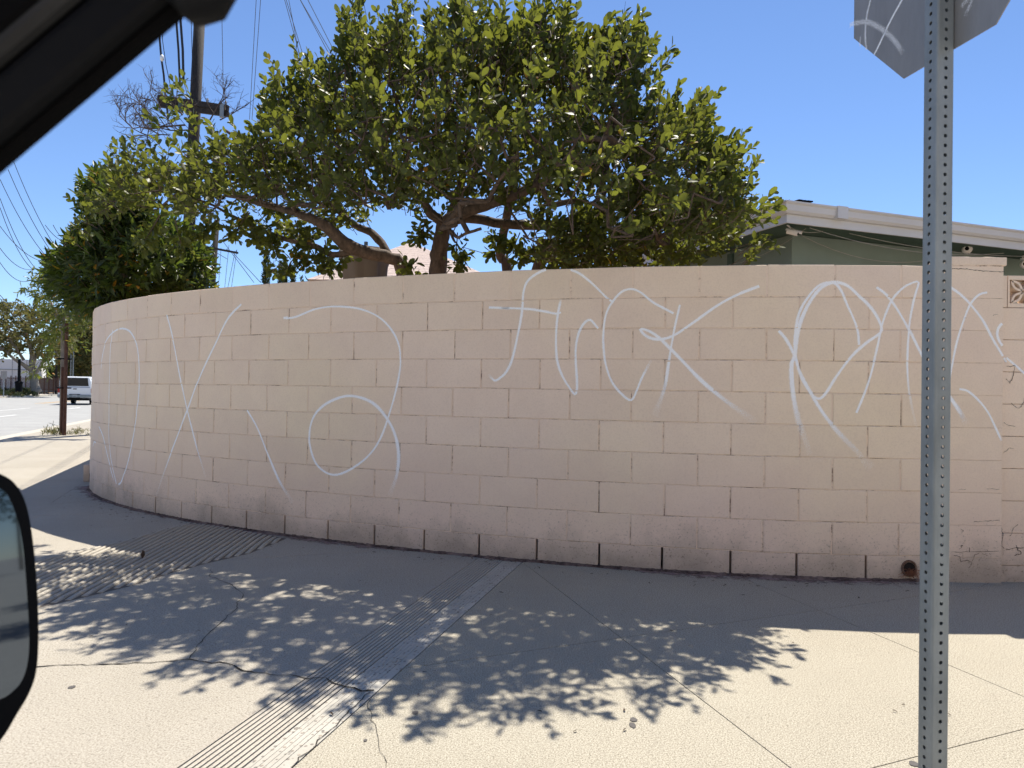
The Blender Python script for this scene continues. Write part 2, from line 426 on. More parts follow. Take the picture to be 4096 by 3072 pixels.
cr.add(*crack(c7([(420, 305), (405, 350), (500, 385), (560, 410), (575, 430), (645, 478), (610, 520), (590, 570), (540, 620), (470, 680), (370, 760), (340, 820), (270, 915)]), .004))
cr.add(*crack([(100, 2672), (230, 2662)]+c7([(0, 945), (150, 932), (270, 918), (330, 935), (520, 950), (600, 980), (680, 1005), (830, 1022), (1000, 1036), (1060, 1045), (1180, 1050), (1240, 1085), (1450, 1130), (1530, 1130)]), .0075))
cr.add(*crack(c7([(1510, 1145), (1400, 1240), (1180, 1450), (970, 1655)]), .004))
cr.add(*crack(c7([(1490, 1200), (1520, 1330), (1560, 1480), (1610, 1659)]), .0022))
cr.add(*crack([(3927, 2349), (3960, 2330), (3989, 2308)], .002))
cr.add(*crack([(2455, 2752), (2540, 2758), (2640, 2756), (2700, 2765)], .001))
cr.add(*crack([(200, 2015), (323, 1938)], .003)); cr.add(*crack([(100, 2026), (250, 2014), (447, 1996)], .003))
cr.build('crack', M['crack'], sw)
# stains and specks on the slabs
st = MB()
for px, py, a, b in ((2534, 2880, .013, .009), (2529, 2902, .011, .011), (1661, 2853, .012, .007), (287, 2750, .012, .007), (1462, 2963, .007, .004), (3655, 3057, .016, .009)):
    c = gp(px, py); n = 9
    st.add([(c.x+a*math.cos(6.283*i/n)*random.uniform(.8, 1.15), c.y+b*2*math.sin(6.283*i/n)*random.uniform(.8, 1.15), .0025) for i in range(n)], [tuple(range(n))])
st.build('gum_spots', simple('old_gum', srgb(88, 84, 82), .8, var=.1), sw)
# strip of grime at the foot of the wall is built with the wall

# ------------------------------------------------------------------ the curved block wall
HT = 1.984; CH = .2032
def build_curve():
    ds = .02; x, y = 2.6, 4.5697; P = []; s = 0
    while s < 24:
        th = -.03604+.19058*s-.03032*s*s+.00271*s**3 if s < 9 else 9
        th = min(th, math.atan2(.9404, .34))
        P.append((x, y, th)); x -= math.cos(th)*ds; y += math.sin(th)*ds; s += ds
    return P
CUR = build_curve()
def cpt(s, off=0.0):          # off > 0 goes into the wall (away from the street)
    i = max(0, min(len(CUR)-2, int(s/.02))); u = s/.02-i
    x = CUR[i][0]*(1-u)+CUR[i+1][0]*u; y = CUR[i][1]*(1-u)+CUR[i+1][1]*u; th = CUR[i][2]
    return Vector((x+math.sin(th)*off, y+math.cos(th)*off))
wall = empty('block_wall', (2.6, 4.57, 0), kind='thing', label='long tan painted concrete block wall curving round the corner with white spray paint scrawls', cat='wall')
WI = wall.matrix_world
def wchild(o): o.parent = wall; o.location = -Vector((2.6, 4.57, 0)); return o
def block_mesh(p0, p1, q0, q1, z0, z1, bev=.0035, proud=0):
    # p0,p1 front corners (Vector2), q0,q1 back corners
    f = (p1-p0).normalized(); nrm = Vector((f.y, -f.x)); c = (p0+p1)/2
    if nrm.dot((p0+p1)/2-(q0+q1)/2) < 0: nrm = -nrm
    a, b = p0+nrm*proud, p1+nrm*proud
    ai, bi = a+f*bev, b-f*bev; ab, bb = a-nrm*bev, b-nrm*bev
    V = [(ai.x, ai.y, z0+bev), (bi.x, bi.y, z0+bev), (bi.x, bi.y, z1-bev), (ai.x, ai.y, z1-bev),
         (ab.x, ab.y, z0), (bb.x, bb.y, z0), (bb.x, bb.y, z1), (ab.x, ab.y, z1),
         (q0.x, q0.y, z0), (q1.x, q1.y, z0), (q1.x, q1.y, z1), (q0.x, q0.y, z1)]
    Fc = [(0, 1, 2, 3)]+[(i, 4+i, 4+(i+1) % 4, (i+1) % 4) for i in range(4)]+[(4+i, 8+i, 8+(i+1) % 4, 4+(i+1) % 4) for i in range(4)]+[(8, 11, 10, 9)]
    return V, Fc
far_blocks = MB(); JS = {}; PR = {}
SEND = 8.6
for k in range(10):
    z1 = HT-k*CH-.0016; z0 = HT-(k+1)*CH+.0016 if k < 9 else -.06
    if k == 0: z1 = HT
    ph = (.57 if k % 2 == 0 else .36); js = [-.11]+[ph+.4185*i for i in range(-1, 60) if ph+.4185*i > .1]
    js = [j+random.uniform(-.006, .006) if j > 0 else j for j in js]
    js = [j for j in js if j < 23.2]; JS[k] = js
    for a, b in zip(js[:-1], js[1:]):
        g = random.uniform(.0028, .0045) if 0 < k < 9 else (.004 if k == 0 else .0068)
        p0, p1 = cpt(a+g), cpt(b-g); q0, q1 = cpt(a+g*.5, .19), cpt(b-g*.5, .19)
        pr = random.uniform(-.0012, .0014); PR[(k, round(a, 4))] = pr
        V, Fc = block_mesh(p0, p1, q0, q1, z0+random.uniform(-.0006, .0006) if k < 9 else z0, z1, random.uniform(.003, .005), pr)
        if k == 0:   # a little wobble in the top edge
            V = [(x, y, z+(random.uniform(-.002, .002) if z > z1-.01 else 0)) for x, y, z in V]
        if a < SEND: wchild(mesh_obj('block', V, Fc, M['paint']))
        else: far_blocks.add(V, Fc)
wchild(far_blocks.build('far_blocks', M['paint'], kind='stuff'))
def band(off0, off1, z0, z1, s0, s1, ds=.1):
    m = MB(); n = int((s1-s0)/ds); vs = []
    for i in range(n+1):
        s = s0+(s1-s0)*i/n
        for off, z in ((off0, z0), (off0, z1), (off1, z1), (off1, z0)):
            p = cpt(s, off); vs.append((p.x, p.y, z))
    fs = [(i*4+c, i*4+(c+1) % 4, (i+1)*4+(c+1) % 4, (i+1)*4+c) for i in range(n) for c in range(4)]
    return m.add(vs, fs)
mo = MB()
for k in range(1, 9):
    js = JS[k]; z1 = HT-k*CH+.002; z0 = HT-(k+1)*CH-.002; vs = []
    for j in js:
        for off, z in ((.0042, z0), (.0042, z1), (.184, z1), (.184, z0)): p = cpt(j, off); vs.append((p.x, p.y, z))
    mo.add(vs, [(i*4+c, i*4+(c+1) % 4, (i+1)*4+(c+1) % 4, (i+1)*4+c) for i in range(len(js)-1) for c in range(4)])
wchild(mo.build('mortar', M['joint']))
mo = MB(); vs = []
for j in JS[0]:
    for off, z in ((.0022, HT-CH), (.0022, HT-.004), (.184, HT-.004), (.184, HT-CH)): p = cpt(j, off); vs.append((p.x, p.y, z))
wchild(mo.add(vs, [(i*4+c, i*4+(c+1) % 4, (i+1)*4+(c+1) % 4, (i+1)*4+c) for i in range(len(JS[0])-1) for c in range(4)]).build('top_mortar', mortar('top_joint_mortar', srgb(150, 130, 116), srgb(230, 210, 192), .36, .46)))
wchild(band(.07, .18, -.05, HT-9*CH-.001, -.1, 23).build('open_joint_backing', M['joint_dark']))
# crumbly foot of the wall: uneven lip of old paint and mortar on the paving
m = MB(); n = 420; prev = None; vs = []
for i in range(n+1):
    s = 8.6*i/n; wv = .022+.02*abs(math.sin(s*3.1)*math.sin(s*7.3+1))+random.uniform(0, .012)
    a, b, c = cpt(s, .03), cpt(s, -.006-wv*.2), cpt(s, -wv)
    vs += [(a.x, a.y, .02), (b.x, b.y, random.uniform(.006, .014)), (c.x, c.y, -.002)]
fs = [(i*3+c, i*3+c+1, (i+1)*3+c+1, (i+1)*3+c) for i in range(n) for c in range(2)]
wchild(m.add(vs, fs).build('foot_fillet', mortar('grime_fillet', srgb(64, 52, 48), srgb(132, 112, 104), .4, .62)))
def spill():
    q = NT('paint_spill'); p = q.pos(); a = q.noise(7, 6, .75, p)
    uv = q.n('ShaderNodeUVMap'); uv.uv_map = 'uv'; sep = q.n('ShaderNodeSeparateXYZ'); q.l(uv.outputs[0], sep.inputs[0])
    c = q.mix(q.ramp(q.noise(16, 6, .75, p), .38, .6), srgb(92, 72, 68), srgb(176, 148, 140)); q.col(c); q.b.inputs['Roughness'].default_value = .9
    al = q.math('MULTIPLY', q.ramp(q.math('SUBTRACT', a, q.math('MULTIPLY', sep.outputs[0], .42)), .24, .36), .8); q.l(al, q.b.inputs['Alpha']); return q.m
vs, uvs = [], []; n = 200
for i in range(n+1):
    s = 8.6*i/n; w_ = .13+.07*math.sin(s*1.7)+.04*math.sin(s*5.3)
    for u in (0, .5, 1): p = cpt(s, .01-w_*u); vs.append((p.x, p.y, .0018)); uvs.append((u, 0))
o = mesh_obj('paint_spill', vs, [(i*3+c, i*3+c+1, (i+1)*3+c+1, (i+1)*3+c) for i in range(n) for c in range(2)], spill()); ul = o.data.uv_layers.new(name='uv')
for lp in o.data.loops: ul.data[lp.index].uv = uvs[lp.vertex_index]
wchild(o)
# drain pipe with dry grass (in the bottom course near the post)
pc = None
def wall_hit(px, py):
    d = ray(px, py); best = None
    for i in range(len(CUR)-1):
        x0, y0, _ = CUR[i]; x1, y1, _ = CUR[i+1]
        g0, g1 = x0*d.y-y0*d.x, x1*d.y-y1*d.x
        if (g0 > 0) != (g1 > 0):
            u = g0/(g0-g1); X, Y = x0+(x1-x0)*u, y0+(y1-y0)*u; t = Y/d.y
            if t > 0 and (best is None or t < best[0]): best = (t, (i+u)*.02, HC+d.z*t)
            if best: break
    return best
h = wall_hit(3636, 2276)
pc = cpt(h[1]); m = MB(); n = 20
for r0, r1, y0, y1 in ((.040, .040, .05, -.012), (.034, .034, -.012, .05)):
    pass
ringp = []
pvs = []
for r_, off in ((.050, .006), (.050, -.006), (.041, -.009), (.038, .02), (.036, .06)):
    for i in range(n):
        a = 6.2832*i/n; p = cpt(h[1]+r_*math.cos(a), off); pvs.append((p.x, p.y, h[2]+.004+r_*1.05*math.sin(a)))
fs = [(k*n+i, k*n+(i+1) % n, (k+1)*n+(i+1) % n, (k+1)*n+i) for k in range(4) for i in range(n)]
wchild(mesh_obj('drain_pipe', pvs, fs, mortar('pipe_rim', srgb(92, 66, 56), srgb(150, 128, 112)), smooth=True))
m = MB(); ip = [cpt(h[1]+.037*math.cos(6.2832*i/n), -.004) for i in range(n)]
m.add([(p.x, p.y, h[2]+.004+.039*math.sin(6.2832*i/n)) for i, p in enumerate(ip)], [tuple(range(n))])
wchild(m.build('drain_bore_shade', simple('drain_dark', srgb(34, 26, 24), .95)))  # flat dark disc painted as the shaded inside of the pipe
m = MB()
for i in range(90):
    s_ = h[1]+random.gauss(0, .016); a = cpt(s_, .0); z = h[2]-.03+random.uniform(-.004, .02)
    e = cpt(s_+random.gauss(0, .03), -random.uniform(.02, .06)); ze = max(.004, z+random.uniform(-.03, .025))
    mid = (a+e)/2
    m.tube([(a.x, a.y, z), (mid.x, mid.y, (z+ze)/2+random.uniform(0, .015)), (e.x, e.y, ze)], .0011, 3)
wchild(m.build('dry_grass', simple('dry_straw', srgb(142, 96, 72), .9, var=.3), kind='stuff'))

# end column, with its cap slab, and the lower wall beyond it
colm = empty('wall_column', (2.82, 4.6, 0), kind='thing', label='square block column with a rough cap slab ending the curved tan wall', cat='column')
def cchild(o, par=colm, loc=(2.82, 4.6, 0)): o.parent = par; o.location = -Vector(loc); return o
CY = 4.545; CX0, CX1 = 2.70, at(4010, 1700, CY).x
def rough_box(a, b, amp=.003, nx=14, bev=.004):
    """box whose outline edges are slightly chipped"""
    m = MB(); m.box(a, b, bev=bev); bm = bmesh.new()
    vv = [bm.verts.new(v) for v in m.v]
    for f in m.f: bm.faces.new([vv[i] for i in f])
    bmesh.ops.subdivide_edges(bm, edges=[e for e in bm.edges if e.calc_length() > .06], cuts=nx, use_grid_fill=True)
    bm.verts.index_update()
    out = [v.co+Vector((random.uniform(-amp, amp)*.6, random.uniform(-amp, amp)*.5, random.uniform(-amp, amp))) for v in bm.verts]
    fs = [tuple(v.index for v in f.verts) for f in bm.faces]; bm.free(); return MB().add(out, fs)
for k in range(10):
    z1 = HT+.0-k*CH-.0008; z0 = HT-(k+1)*CH+.0008 if k < 9 else -.06
    off = 0
    cchild(rough_box((CX0+off, CY+off, z0), (CX1+off, CY+.39, z1), .0003 if k else .0008, 5, .0022).build('column_block', M['paint']))
cchild(MB().box((CX0+.004, CY+.004, -.05), (CX1-.004, CY+.38, HT-.002)).build('column_mortar', M['joint']))
cchild(rough_box((CX0-.01, CY-.004, HT+.004), (CX1+.018, CY+.2, HT+.056), .0022, 12, .006).build('cap_slab', M['paint']))
cchild(rough_box((CX0+.0, CY-.001, HT-.004), (CX1-.01, CY+.38, HT+.006), .002, 12, .002).build('cap_mortar', M['joint']))
m = MB()
def wiggle(P, wd, face_y, jit=.004):
    Q = []
    for a, b in zip(P[:-1], P[1:]):
        for i in range(5):
            t = i/5; Q.append((a[0]+(b[0]-a[0])*t+random.gauss(0, jit), a[1]+(b[1]-a[1])*t+random.gauss(0, jit)))
    Q.append(P[-1]); vs = []
    for i, p in enumerate(Q):
        a, b = Q[max(0, i-1)], Q[min(len(Q)-1, i+1)]; dx, dz = b[0]-a[0], b[1]-a[1]; L = math.hypot(dx, dz) or 1
        hh = wd*random.uniform(.3, 1); vs += [(p[0]-dz/L*hh, face_y, p[1]+dx/L*hh), (p[0]+dz/L*hh, face_y, p[1]-dx/L*hh)]
    return vs, [(2*i, 2*i+1, 2*i+3, 2*i+2) for i in range(len(Q)-1)]
def colpx(px, py): v = at(px, py, CY); return (v.x, v.z)
z2 = lambda L: [colpx(3000+x*.4955, 1800+y*.4955) for x, y in L]
for L, wdt in (([(1645, 850), (1690, 860), (1700, 900), (1760, 890), (1790, 910), (1770, 950)], .0016), ([(1790, 905), (1810, 850), (1850, 830)], .0014), ([(1700, 640), (1722, 650), (1705, 670)], .0016),
               ([(1800, 580), (1840, 578), (1940, 570), (2015, 566)], .0018), ([(1640, 826), (1800, 822), (2005, 815)], .0014), ([(1768, 785), (1772, 820)], .002), ([(1675, 320), (1740, 317)], .001),
               ([(1910, 315), (2010, 316)], .0014), ([(1915, 800), (1917, 820)], .0016), ([(1870, 840), (1920, 850)], .001), ([(1690, 800), (1720, 765), (1700, 780)], .0016)):
    m.add(*wiggle(z2(L), wdt, CY-.0022, .0016))
z1f = lambda L: [colpx(3650+x*.211, 1050+y*.211) for x, y in L]
for L, wdt in (([(745, 118), (830, 120), (1030, 125), (1160, 145), (1330, 158), (1600, 175), (1740, 178)], .0022), ([(1520, 1008), (1570, 985), (1620, 990)], .001), ([(975, 1050), (1025, 1052)], .001), ([(970, 1240), (950, 1310)], .0007)):
    m.add(*wiggle(z1f(L), wdt, CY-.0025, .001))
cchild(m.build('column_cracks', M['crack'], kind='stuff'))

w2 = empty('garden_wall', (3.0, 4.62, 0), kind='thing', label='lower tan block wall with a pierced screen block, right of the column', cat='wall')
def w2c(o): return cchild(o, w2, (3.0, 4.62, 0))
WY = 4.578; H2 = HT-.052
xs0 = CX1+.004
for k in range(10):
    zt = H2-k*CH-.0018; zb = H2-(k+1)*CH+.0018 if k < 9 else -.06
    if k == 0: continue
    x = xs0; first = True
    while x < 8:
        wd = (.2 if k % 2 else .4) if first else .4; first = False
        w2c(rough_box((x, WY+random.uniform(-.001, .001), zb), (x+wd-.003, WY+.19, zt), .0008, 3, .003).build('block', M['paint'])); x += wd+.003
w2c(MB().box((xs0, WY+.012, -.05), (8, WY+.18, H2-CH)).build('mortar', M['joint']))
# top course: a narrow half block, then pierced screen blocks
w2c(rough_box((xs0, WY, H2-CH+.002), (xs0+.042, WY+.19, H2), .001, 3).build('half_block', M['paint']))
x = xs0+.046
while x < 6:
    b = MB(); x1 = x+.2; z0, z1 = H2-CH+.002, H2; fr = .026; cx, cz = (x+x1)/2, (z0+z1)/2
    y0, y1 = WY, WY+.1
    b.box((x, y0, z0), (x1, y1, z0+fr)); b.box((x, y0, z1-fr), (x1, y1, z1)); b.box((x, y0, z0+fr), (x+.012, y1, z1-fr)); b.box((x1-.012, y0, z0+fr), (x1, y1, z1-fr))
    for i in range(4):      # curved diagonal webs
        for sgn in (1, -1):
            pts = []
            for t in range(7):
                u = t/6; a = i*math.pi/2+math.pi/4; r_ = .012+.10*u; bow = sgn*.018*math.sin(math.pi*u)
                pts.append((cx+r_*math.cos(a)*.9-bow*math.sin(a), cz+r_*math.sin(a)*.85+bow*math.cos(a)))
            for p_, q_ in zip(pts[:-1], pts[1:]):
                dx, dz = q_[0]-p_[0], q_[1]-p_[1]; L = math.hypot(dx, dz); nx_, nz_ = -dz/L*.007, dx/L*.007
                V = [(p_[0]+nx_, y0+.004, p_[1]+nz_), (q_[0]+nx_, y0+.004, q_[1]+nz_), (q_[0]-nx_, y0+.004, q_[1]-nz_), (p_[0]-nx_, y0+.004, p_[1]-nz_)]
                V += [(a_, y1-.004, c_) for a_, _, c_ in V]
                b.add(V, [(0, 1, 2, 3), (7, 6, 5, 4), (0, 4, 5, 1), (1, 5, 6, 2), (2, 6, 7, 3), (3, 7, 4, 0)])
    w2c(b.build('screen_block', M['paint'])); x += .204
m = MB()
rx = lambda L: [(lambda v: (v.x, v.z))(at(3000+a*.4955, yb+b_*.4955, WY)) for a, b_, yb in L]
for L, wdt in (([(2075, 935, 1000), (2135, 935, 1000), (2125, 1010, 1000), (2095, 1075, 1000), (2065, 1040, 1000)], .0022), ([(2212, 1200, 1000), (2190, 1270, 1000), (2150, 1275, 1000), (2105, 1235, 1000)], .002),
               ([(2060, 800, 1800), (2130, 795, 1800), (2212, 790, 1800)], .0024), ([(2145, 765, 1800), (2160, 800, 1800), (2190, 830, 1800), (2130, 850, 1800)], .0024), ([(2040, 1640, 1000), (2090, 1600, 1000), (2130, 1605, 1000)], .0012),
               ([(2050, 800, 1800), (2030, 760, 1800), (2040, 700, 1800), (2025, 600, 1800)], .0014), ([(2100, 700, 1800), (2120, 640, 1800), (2160, 600, 1800)], .0016), ([(2050, 1390, 1000), (2080, 1415, 1000), (2140, 1425, 1000)], .0012)):
    m.add(*wiggle(rx(L), wdt, WY-.003, .0025))
w2c(m.build('wall_cracks', M['crack'], kind='stuff'))

# ------------------------------------------------------------------ white spray paint on wall, column and garden wall
def surf(px, py):
    """point and outward normal on whichever wall face the ray meets"""
    d = ray(px, py)
    t = CY/d.y
    if CX0 < d.x*t < CX1: p = Vector((d.x*t, CY-.0006, HC+d.z*t)); return ('c', p, Vector((0, -1, 0)))
    t = WY/d.y
    if d.x*t >= CX1: return ('g', Vector((d.x*t, WY-.0014, HC+d.z*t)), Vector((0, -1, 0)))
    h_ = wall_hit(px, py)
    if h_ is None: return None
    th = CUR[int(h_[1]/.02)][2]; k = max(0, min(9, int((HT-h_[2])/CH))); js = JS[k]; p = cpt(h_[1], -.0018)
    for a, b in zip(js[:-1], js[1:]):
        if a <= h_[1] < b: p = cpt(a).lerp(cpt(b), (h_[1]-a)/(b-a))+Vector((-math.sin(th), -math.cos(th)))*(PR[(k, round(a, 4))]+.0003); break
    return ('w', Vector((p.x, p.y, h_[2])), Vector((-math.sin(th), -math.cos(th), 0)))
def catmull(P, per=9):
    P = [Vector(p) for p in P]; P = [P[0]*2-P[1]]+P+[P[-1]*2-P[-2]]; out = []
    for i in range(1, len(P)-2):
        a, b, c, d = P[i-1:i+3]; n = max(3, min(60, int((c-b).length/per)))
        for j in range(n):
            t = j/n; out.append(.5*((2*b)+(c-a)*t+(2*a-5*b+4*c-d)*t*t+(3*b-a-3*c+d)*t**3))
    return out+[P[-2]]
NST = [0]
def stroke(pts, w=.030, op0=1, op1=1, fade=0.0, fade0=0.0, wend=None):
    NST[0] += 1; w *= .84; lift = .000012*NST[0]
    C_ = catmull([(x, y) for x, y in pts]); L = [0]
    for a, b in zip(C_[:-1], C_[1:]): L.append(L[-1]+(b-a).length)
    runs = []; cur = None
    for c, l in zip(C_, L):
        s_ = surf(c.x, c.y); u = l/L[-1]
        if s_ is None: cur = None; continue
        if s_[1].z > HT-.002 and s_[0] == 'w': cur = None; continue
        if cur is None or cur[0] != s_[0]: cur = (s_[0], []); runs.append(cur)
        o = op0+(op1-op0)*u
        if fade and u > 1-fade: o *= ((1-u)/fade)**1.2
        if fade0 and u < fade0: o *= (u/fade0)
        ww = w*((wend/w-1)*u**3+1) if wend else w
        cur[1].append((s_[1]+s_[2]*lift, s_[2], o, ww*(1+.10*math.sin(l*.03)+random.uniform(-.04, .04))))
    for kind, pts_ in runs:
        if len(pts_) < 3: continue
        vs, uv = [], []
        for i, (p, n, o, ww) in enumerate(pts_):
            t = (pts_[min(i+1, len(pts_)-1)][0]-pts_[max(i-1, 0)][0]).normalized(); sd_ = n.cross(t).normalized()
            k_ = 1.0
            vs += [p-sd_*ww/2, p, p+sd_*ww/2]; uv += [(0, o), (.5, o), (1, o)]
        fs = []
        for i in range(len(pts_)-1):
            fs += [(3*i, 3*i+1, 3*i+4, 3*i+3), (3*i+1, 3*i+2, 3*i+5, 3*i+4)]
        par, ch = {'w': (wall, wchild), 'c': (colm, cchild), 'g': (w2, w2c)}[kind]
        o_ = mesh_obj('paint_stroke', vs, fs, M['spray'])
        ul = o_.data.uv_layers.new(name='uv')
        for lp in o_.data.loops: ul.data[lp.index].uv = uv[lp.vertex_index]
        o_.visible_shadow = True
        ch(o_)
e1 = lambda L: [(2000+x*.4973, 1000+y*.4973) for x, y in L]     # from the enlarged crops of the photograph
e2 = lambda L: [(3000+x*.4955, 1000+y*.4955) for x, y in L]
e3 = lambda L: [(x*.452, 900+y*.452) for x, y in L]
e4 = lambda L: [(1000+x*.5877, 1500+y*.5877) for x, y in L]
e5 = lambda L: [(x*.5877, 1650+y*.5877) for x, y in L]
e6 = lambda L: [(x*1.8517, y*1.8517) for x, y in L]
# first word
stroke(e1([(860, 385), (740, 268), (640, 190), (550, 152)])[::-1]+e1([(912, 418)]), .024)
stroke(e1([(430, 145), (330, 172), (230, 240), (190, 330), (178, 480), (150, 650), (100, 870), (50, 980), (0, 1028)])+e6([(1068, 822), (1055, 808)]), .028, fade=.06)
stroke(e6([(1056, 664), (1100, 666)])+e1([(0, 465), (150, 470), (260, 478), (380, 498), (450, 512), (490, 502)]), .026)
stroke(e1([(490, 390), (462, 540), (450, 720), (460, 890), (500, 1010), (560, 1110), (603, 1160), (618, 1120), (618, 1040), (608, 880), (612, 760), (640, 650), (685, 580), (725, 562), (755, 590), (790, 632)]), .026, fade0=.03)
stroke(e1([(1397, 510), (1340, 480), (1230, 420), (1130, 340), (1055, 314), (980, 335), (910, 410), (855, 510), (832, 650), (832, 780), (850, 920), (900, 1060), (980, 1160), (1055, 1207), (1100, 1130), (1140, 1030), (1218, 882)]), .024, fade=.08)
stroke(e1([(1447, 440), (1410, 600), (1380, 760), (1355, 920), (1330, 1080), (1290, 1210), (1240, 1330)]), .022, fade=.35, wend=.05)
stroke(e1([(2085, 290), (1920, 355), (1750, 445), (1560, 580), (1400, 685), (1290, 718), (1190, 700), (1128, 640), (1190, 648), (1290, 715), (1450, 875), (1620, 1050), (1800, 1200), (1980, 1330), (2060, 1390)]), .028, fade=.2, wend=.045)
# second word
stroke(e2([(232, 652), (290, 720), (355, 840), (400, 980), (490, 1150), (600, 1330), (740, 1500), (870, 1630), (980, 1760)]), .030, fade=.45, wend=.06)
stroke(e2([(740, 335), (700, 280), (650, 262), (560, 285), (470, 380), (400, 500), (370, 640), (362, 800), (400, 990), (480, 1140), (550, 1200), (610, 1160), (700, 1020), (820, 860), (940, 750), (1055, 665), (1052, 590), (980, 470), (880, 370), (790, 290), (700, 262), (620, 275), (540, 340), (450, 480), (390, 640), (360, 860), (335, 930), (345, 1130), (380, 1330), (430, 1500), (480, 1650)]), .027, fade=.12, wend=.05)
stroke(e2([(690, 265), (740, 335), (790, 450), (840, 560), (872, 660), (882, 765)]), .024)
stroke(e2([(1022, 300), (1100, 360), (1180, 460), (1285, 640), (1390, 850), (1500, 1040), (1630, 1210), (1700, 1310), (1740, 1400)]), .026, fade=.12, wend=.04)
stroke(e2([(860, 1315), (920, 1170), (980, 990), (1030, 780), (1075, 580), (1150, 400), (1230, 310), (1300, 270), (1360, 262), (1330, 380), (1290, 600), (1272, 850), (1280, 1080), (1310, 1290), (1350, 1450)]), .023, fade=.2)
stroke(e2([(1560, 262), (1630, 310), (1700, 360), (1780, 440), (1880, 570), (1960, 720), (2055, 880), (2062, 905)]), .026)
stroke(e2([(1915, 342), (1850, 360), (1780, 435), (1720, 580), (1670, 740), (1640, 880), (1600, 1100)]), .022)
stroke(e2([(1690, 1122), (1760, 1140), (1850, 1220), (1920, 1310), (1980, 1430), (2038, 1560)]), .022, fade=.1)
stroke(e2([(2066, 570), (2010, 620), (1995, 680), (2015, 740), (2064, 806)]), .026)
stroke(e2([(2068, 870), (2140, 930), (2212, 995), (2300, 1080)]), .022)
stroke(e2([(1615, 1195), (1680, 1290), (1745, 1410)]), .03, fade=.6, wend=.05)
# figure two
stroke(e6([(617, 688), (640, 684), (680, 668), (724, 662), (780, 668), (825, 690), (856, 730), (865, 775), (858, 830), (842, 890), (820, 950), (790, 990), (745, 1020), (712, 1024), (682, 1000), (668, 950), (675, 905), (700, 875), (740, 857), (775, 858), (812, 876), (845, 920), (860, 970), (858, 1020), (842, 1070)]), .024, fade=.06, wend=.04)
stroke(e6([(612, 687), (622, 686)]), .030)
# left strokes
stroke(e5([(1690, 0), (1760, 100), (1850, 290), (1930, 480), (1985, 590)])[0:0]+e6([(534, 886), (556, 925), (580, 985), (604, 1040), (632, 1085)]), .024, fade=.3, wend=.045)
stroke(e6([(360, 680), (372, 726), (388, 810), (404, 884), (422, 955), (444, 1032)]), .028, fade=.2)
stroke(e6([(521, 657), (492, 688), (466, 740), (432, 812), (405, 884), (374, 965), (350, 1032), (336, 1075)]), .029, fade=.25)
stroke(e3([(890, 1270), (905, 1150), (935, 1030), (990, 955), (1060, 918), (1120, 925), (1165, 965), (1205, 1050), (1225, 1180), (1230, 1330), (1225, 1480), (1210, 1640)])+e5([(920, 80), (880, 290), (830, 460), (805, 490)]), .030)
stroke(e3([(992, 925), (975, 1100), (967, 1350), (962, 1600)])+e5([(740, 130), (750, 300), (790, 485)]), .026)
stroke(e5([(672, 95), (700, 170), (730, 300), (775, 470)]), .028, fade=.1)
stroke(e5([(628, 230), (640, 200), (652, 205)]), .022)

# ------------------------------------------------------------------ yard behind the wall
yard = [cpt(s, .12) for s in np.arange(0, 23.9, .3)]
mesh_obj('yard_soil', [(30, 4.75, .015)]+[(p.x, p.y, .015) for p in yard]+[(-12, 60, .015), (30, 60, .015)], [tuple(range(len(yard)+3))], M['dirt'], kind='structure')

# ------------------------------------------------------------------ foliage engine
LEAF = np.array([[0,0,0],[.26,.27,.04],[.30,0,-.02],[.26,-.27,.04],[.60,.43,.04],[.64,0,-.05],[.60,-.43,.04],[.88,.26,-.02],[.90,-.26,-.02],[1,0,-.09]])
LEAFP = np.array([[0,0,0],[.22,.34,.05],[.28,0,-.02],[.22,-.34,.05],[.55,.36,.03],[.6,0,-.05],[.55,-.36,.03],[.80,.17,-.02],[.80,-.17,-.02],[1,0,-.12]])
LTRI = np.array([[0,2,1],[0,3,2],[1,2,5],[1,5,4],[2,3,6],[2,6,5],[4,5,7],[5,6,8],[5,9,7],[5,8,9]])
def norm(a): return a/np.maximum(np.linalg.norm(a, axis=1, keepdims=True), 1e-9)
def leaf_frames(base, direc, nleaf, L, leaf_len, rng, spread=.75, droop=.0, jitter=.25, tilt=.12):
    """leaves in a spiral along each sprig; returns origins, x axes, z axes, lengths"""
    O, X, Z, S_ = [], [], [], []
    n = len(base); d = norm(direc)
    up = np.tile([0, 0, 1.], (n, 1)); a = norm(np.cross(d, up+.01*rng.normal(size=(n, 3)))); b = np.cross(d, a)
    ph = rng.uniform(0, 6.28, n)
    for k in range(nleaf):
        t = (k+.6)/nleaf; an = ph+k*2.4
        o = base+d*(L*t)[:, None]
        rad = a*np.cos(an)[:, None]+b*np.sin(an)[:, None]
        sp = spread*(1.05-.55*t)
        x = norm(d*(1-.35*sp)+rad*sp*1.3+rng.normal(size=(n, 3))*jitter+np.array([0, 0, -droop]))
        z = norm((d-x*np.sum(d*x, 1)[:, None])*(1-.55*min(1, tilt))+rng.normal(size=(n, 3))*tilt*np.array([1, 1.3, .5]))
        z = norm(z-x*np.sum(z*x, 1)[:, None])
        O.append(o); X.append(x); Z.append(z); S_.append(leaf_len*rng.uniform(.5, 1.28, n)*(1-.15*(k/nleaf)))
    return np.concatenate(O), np.concatenate(X), np.concatenate(Z), np.concatenate(S_)
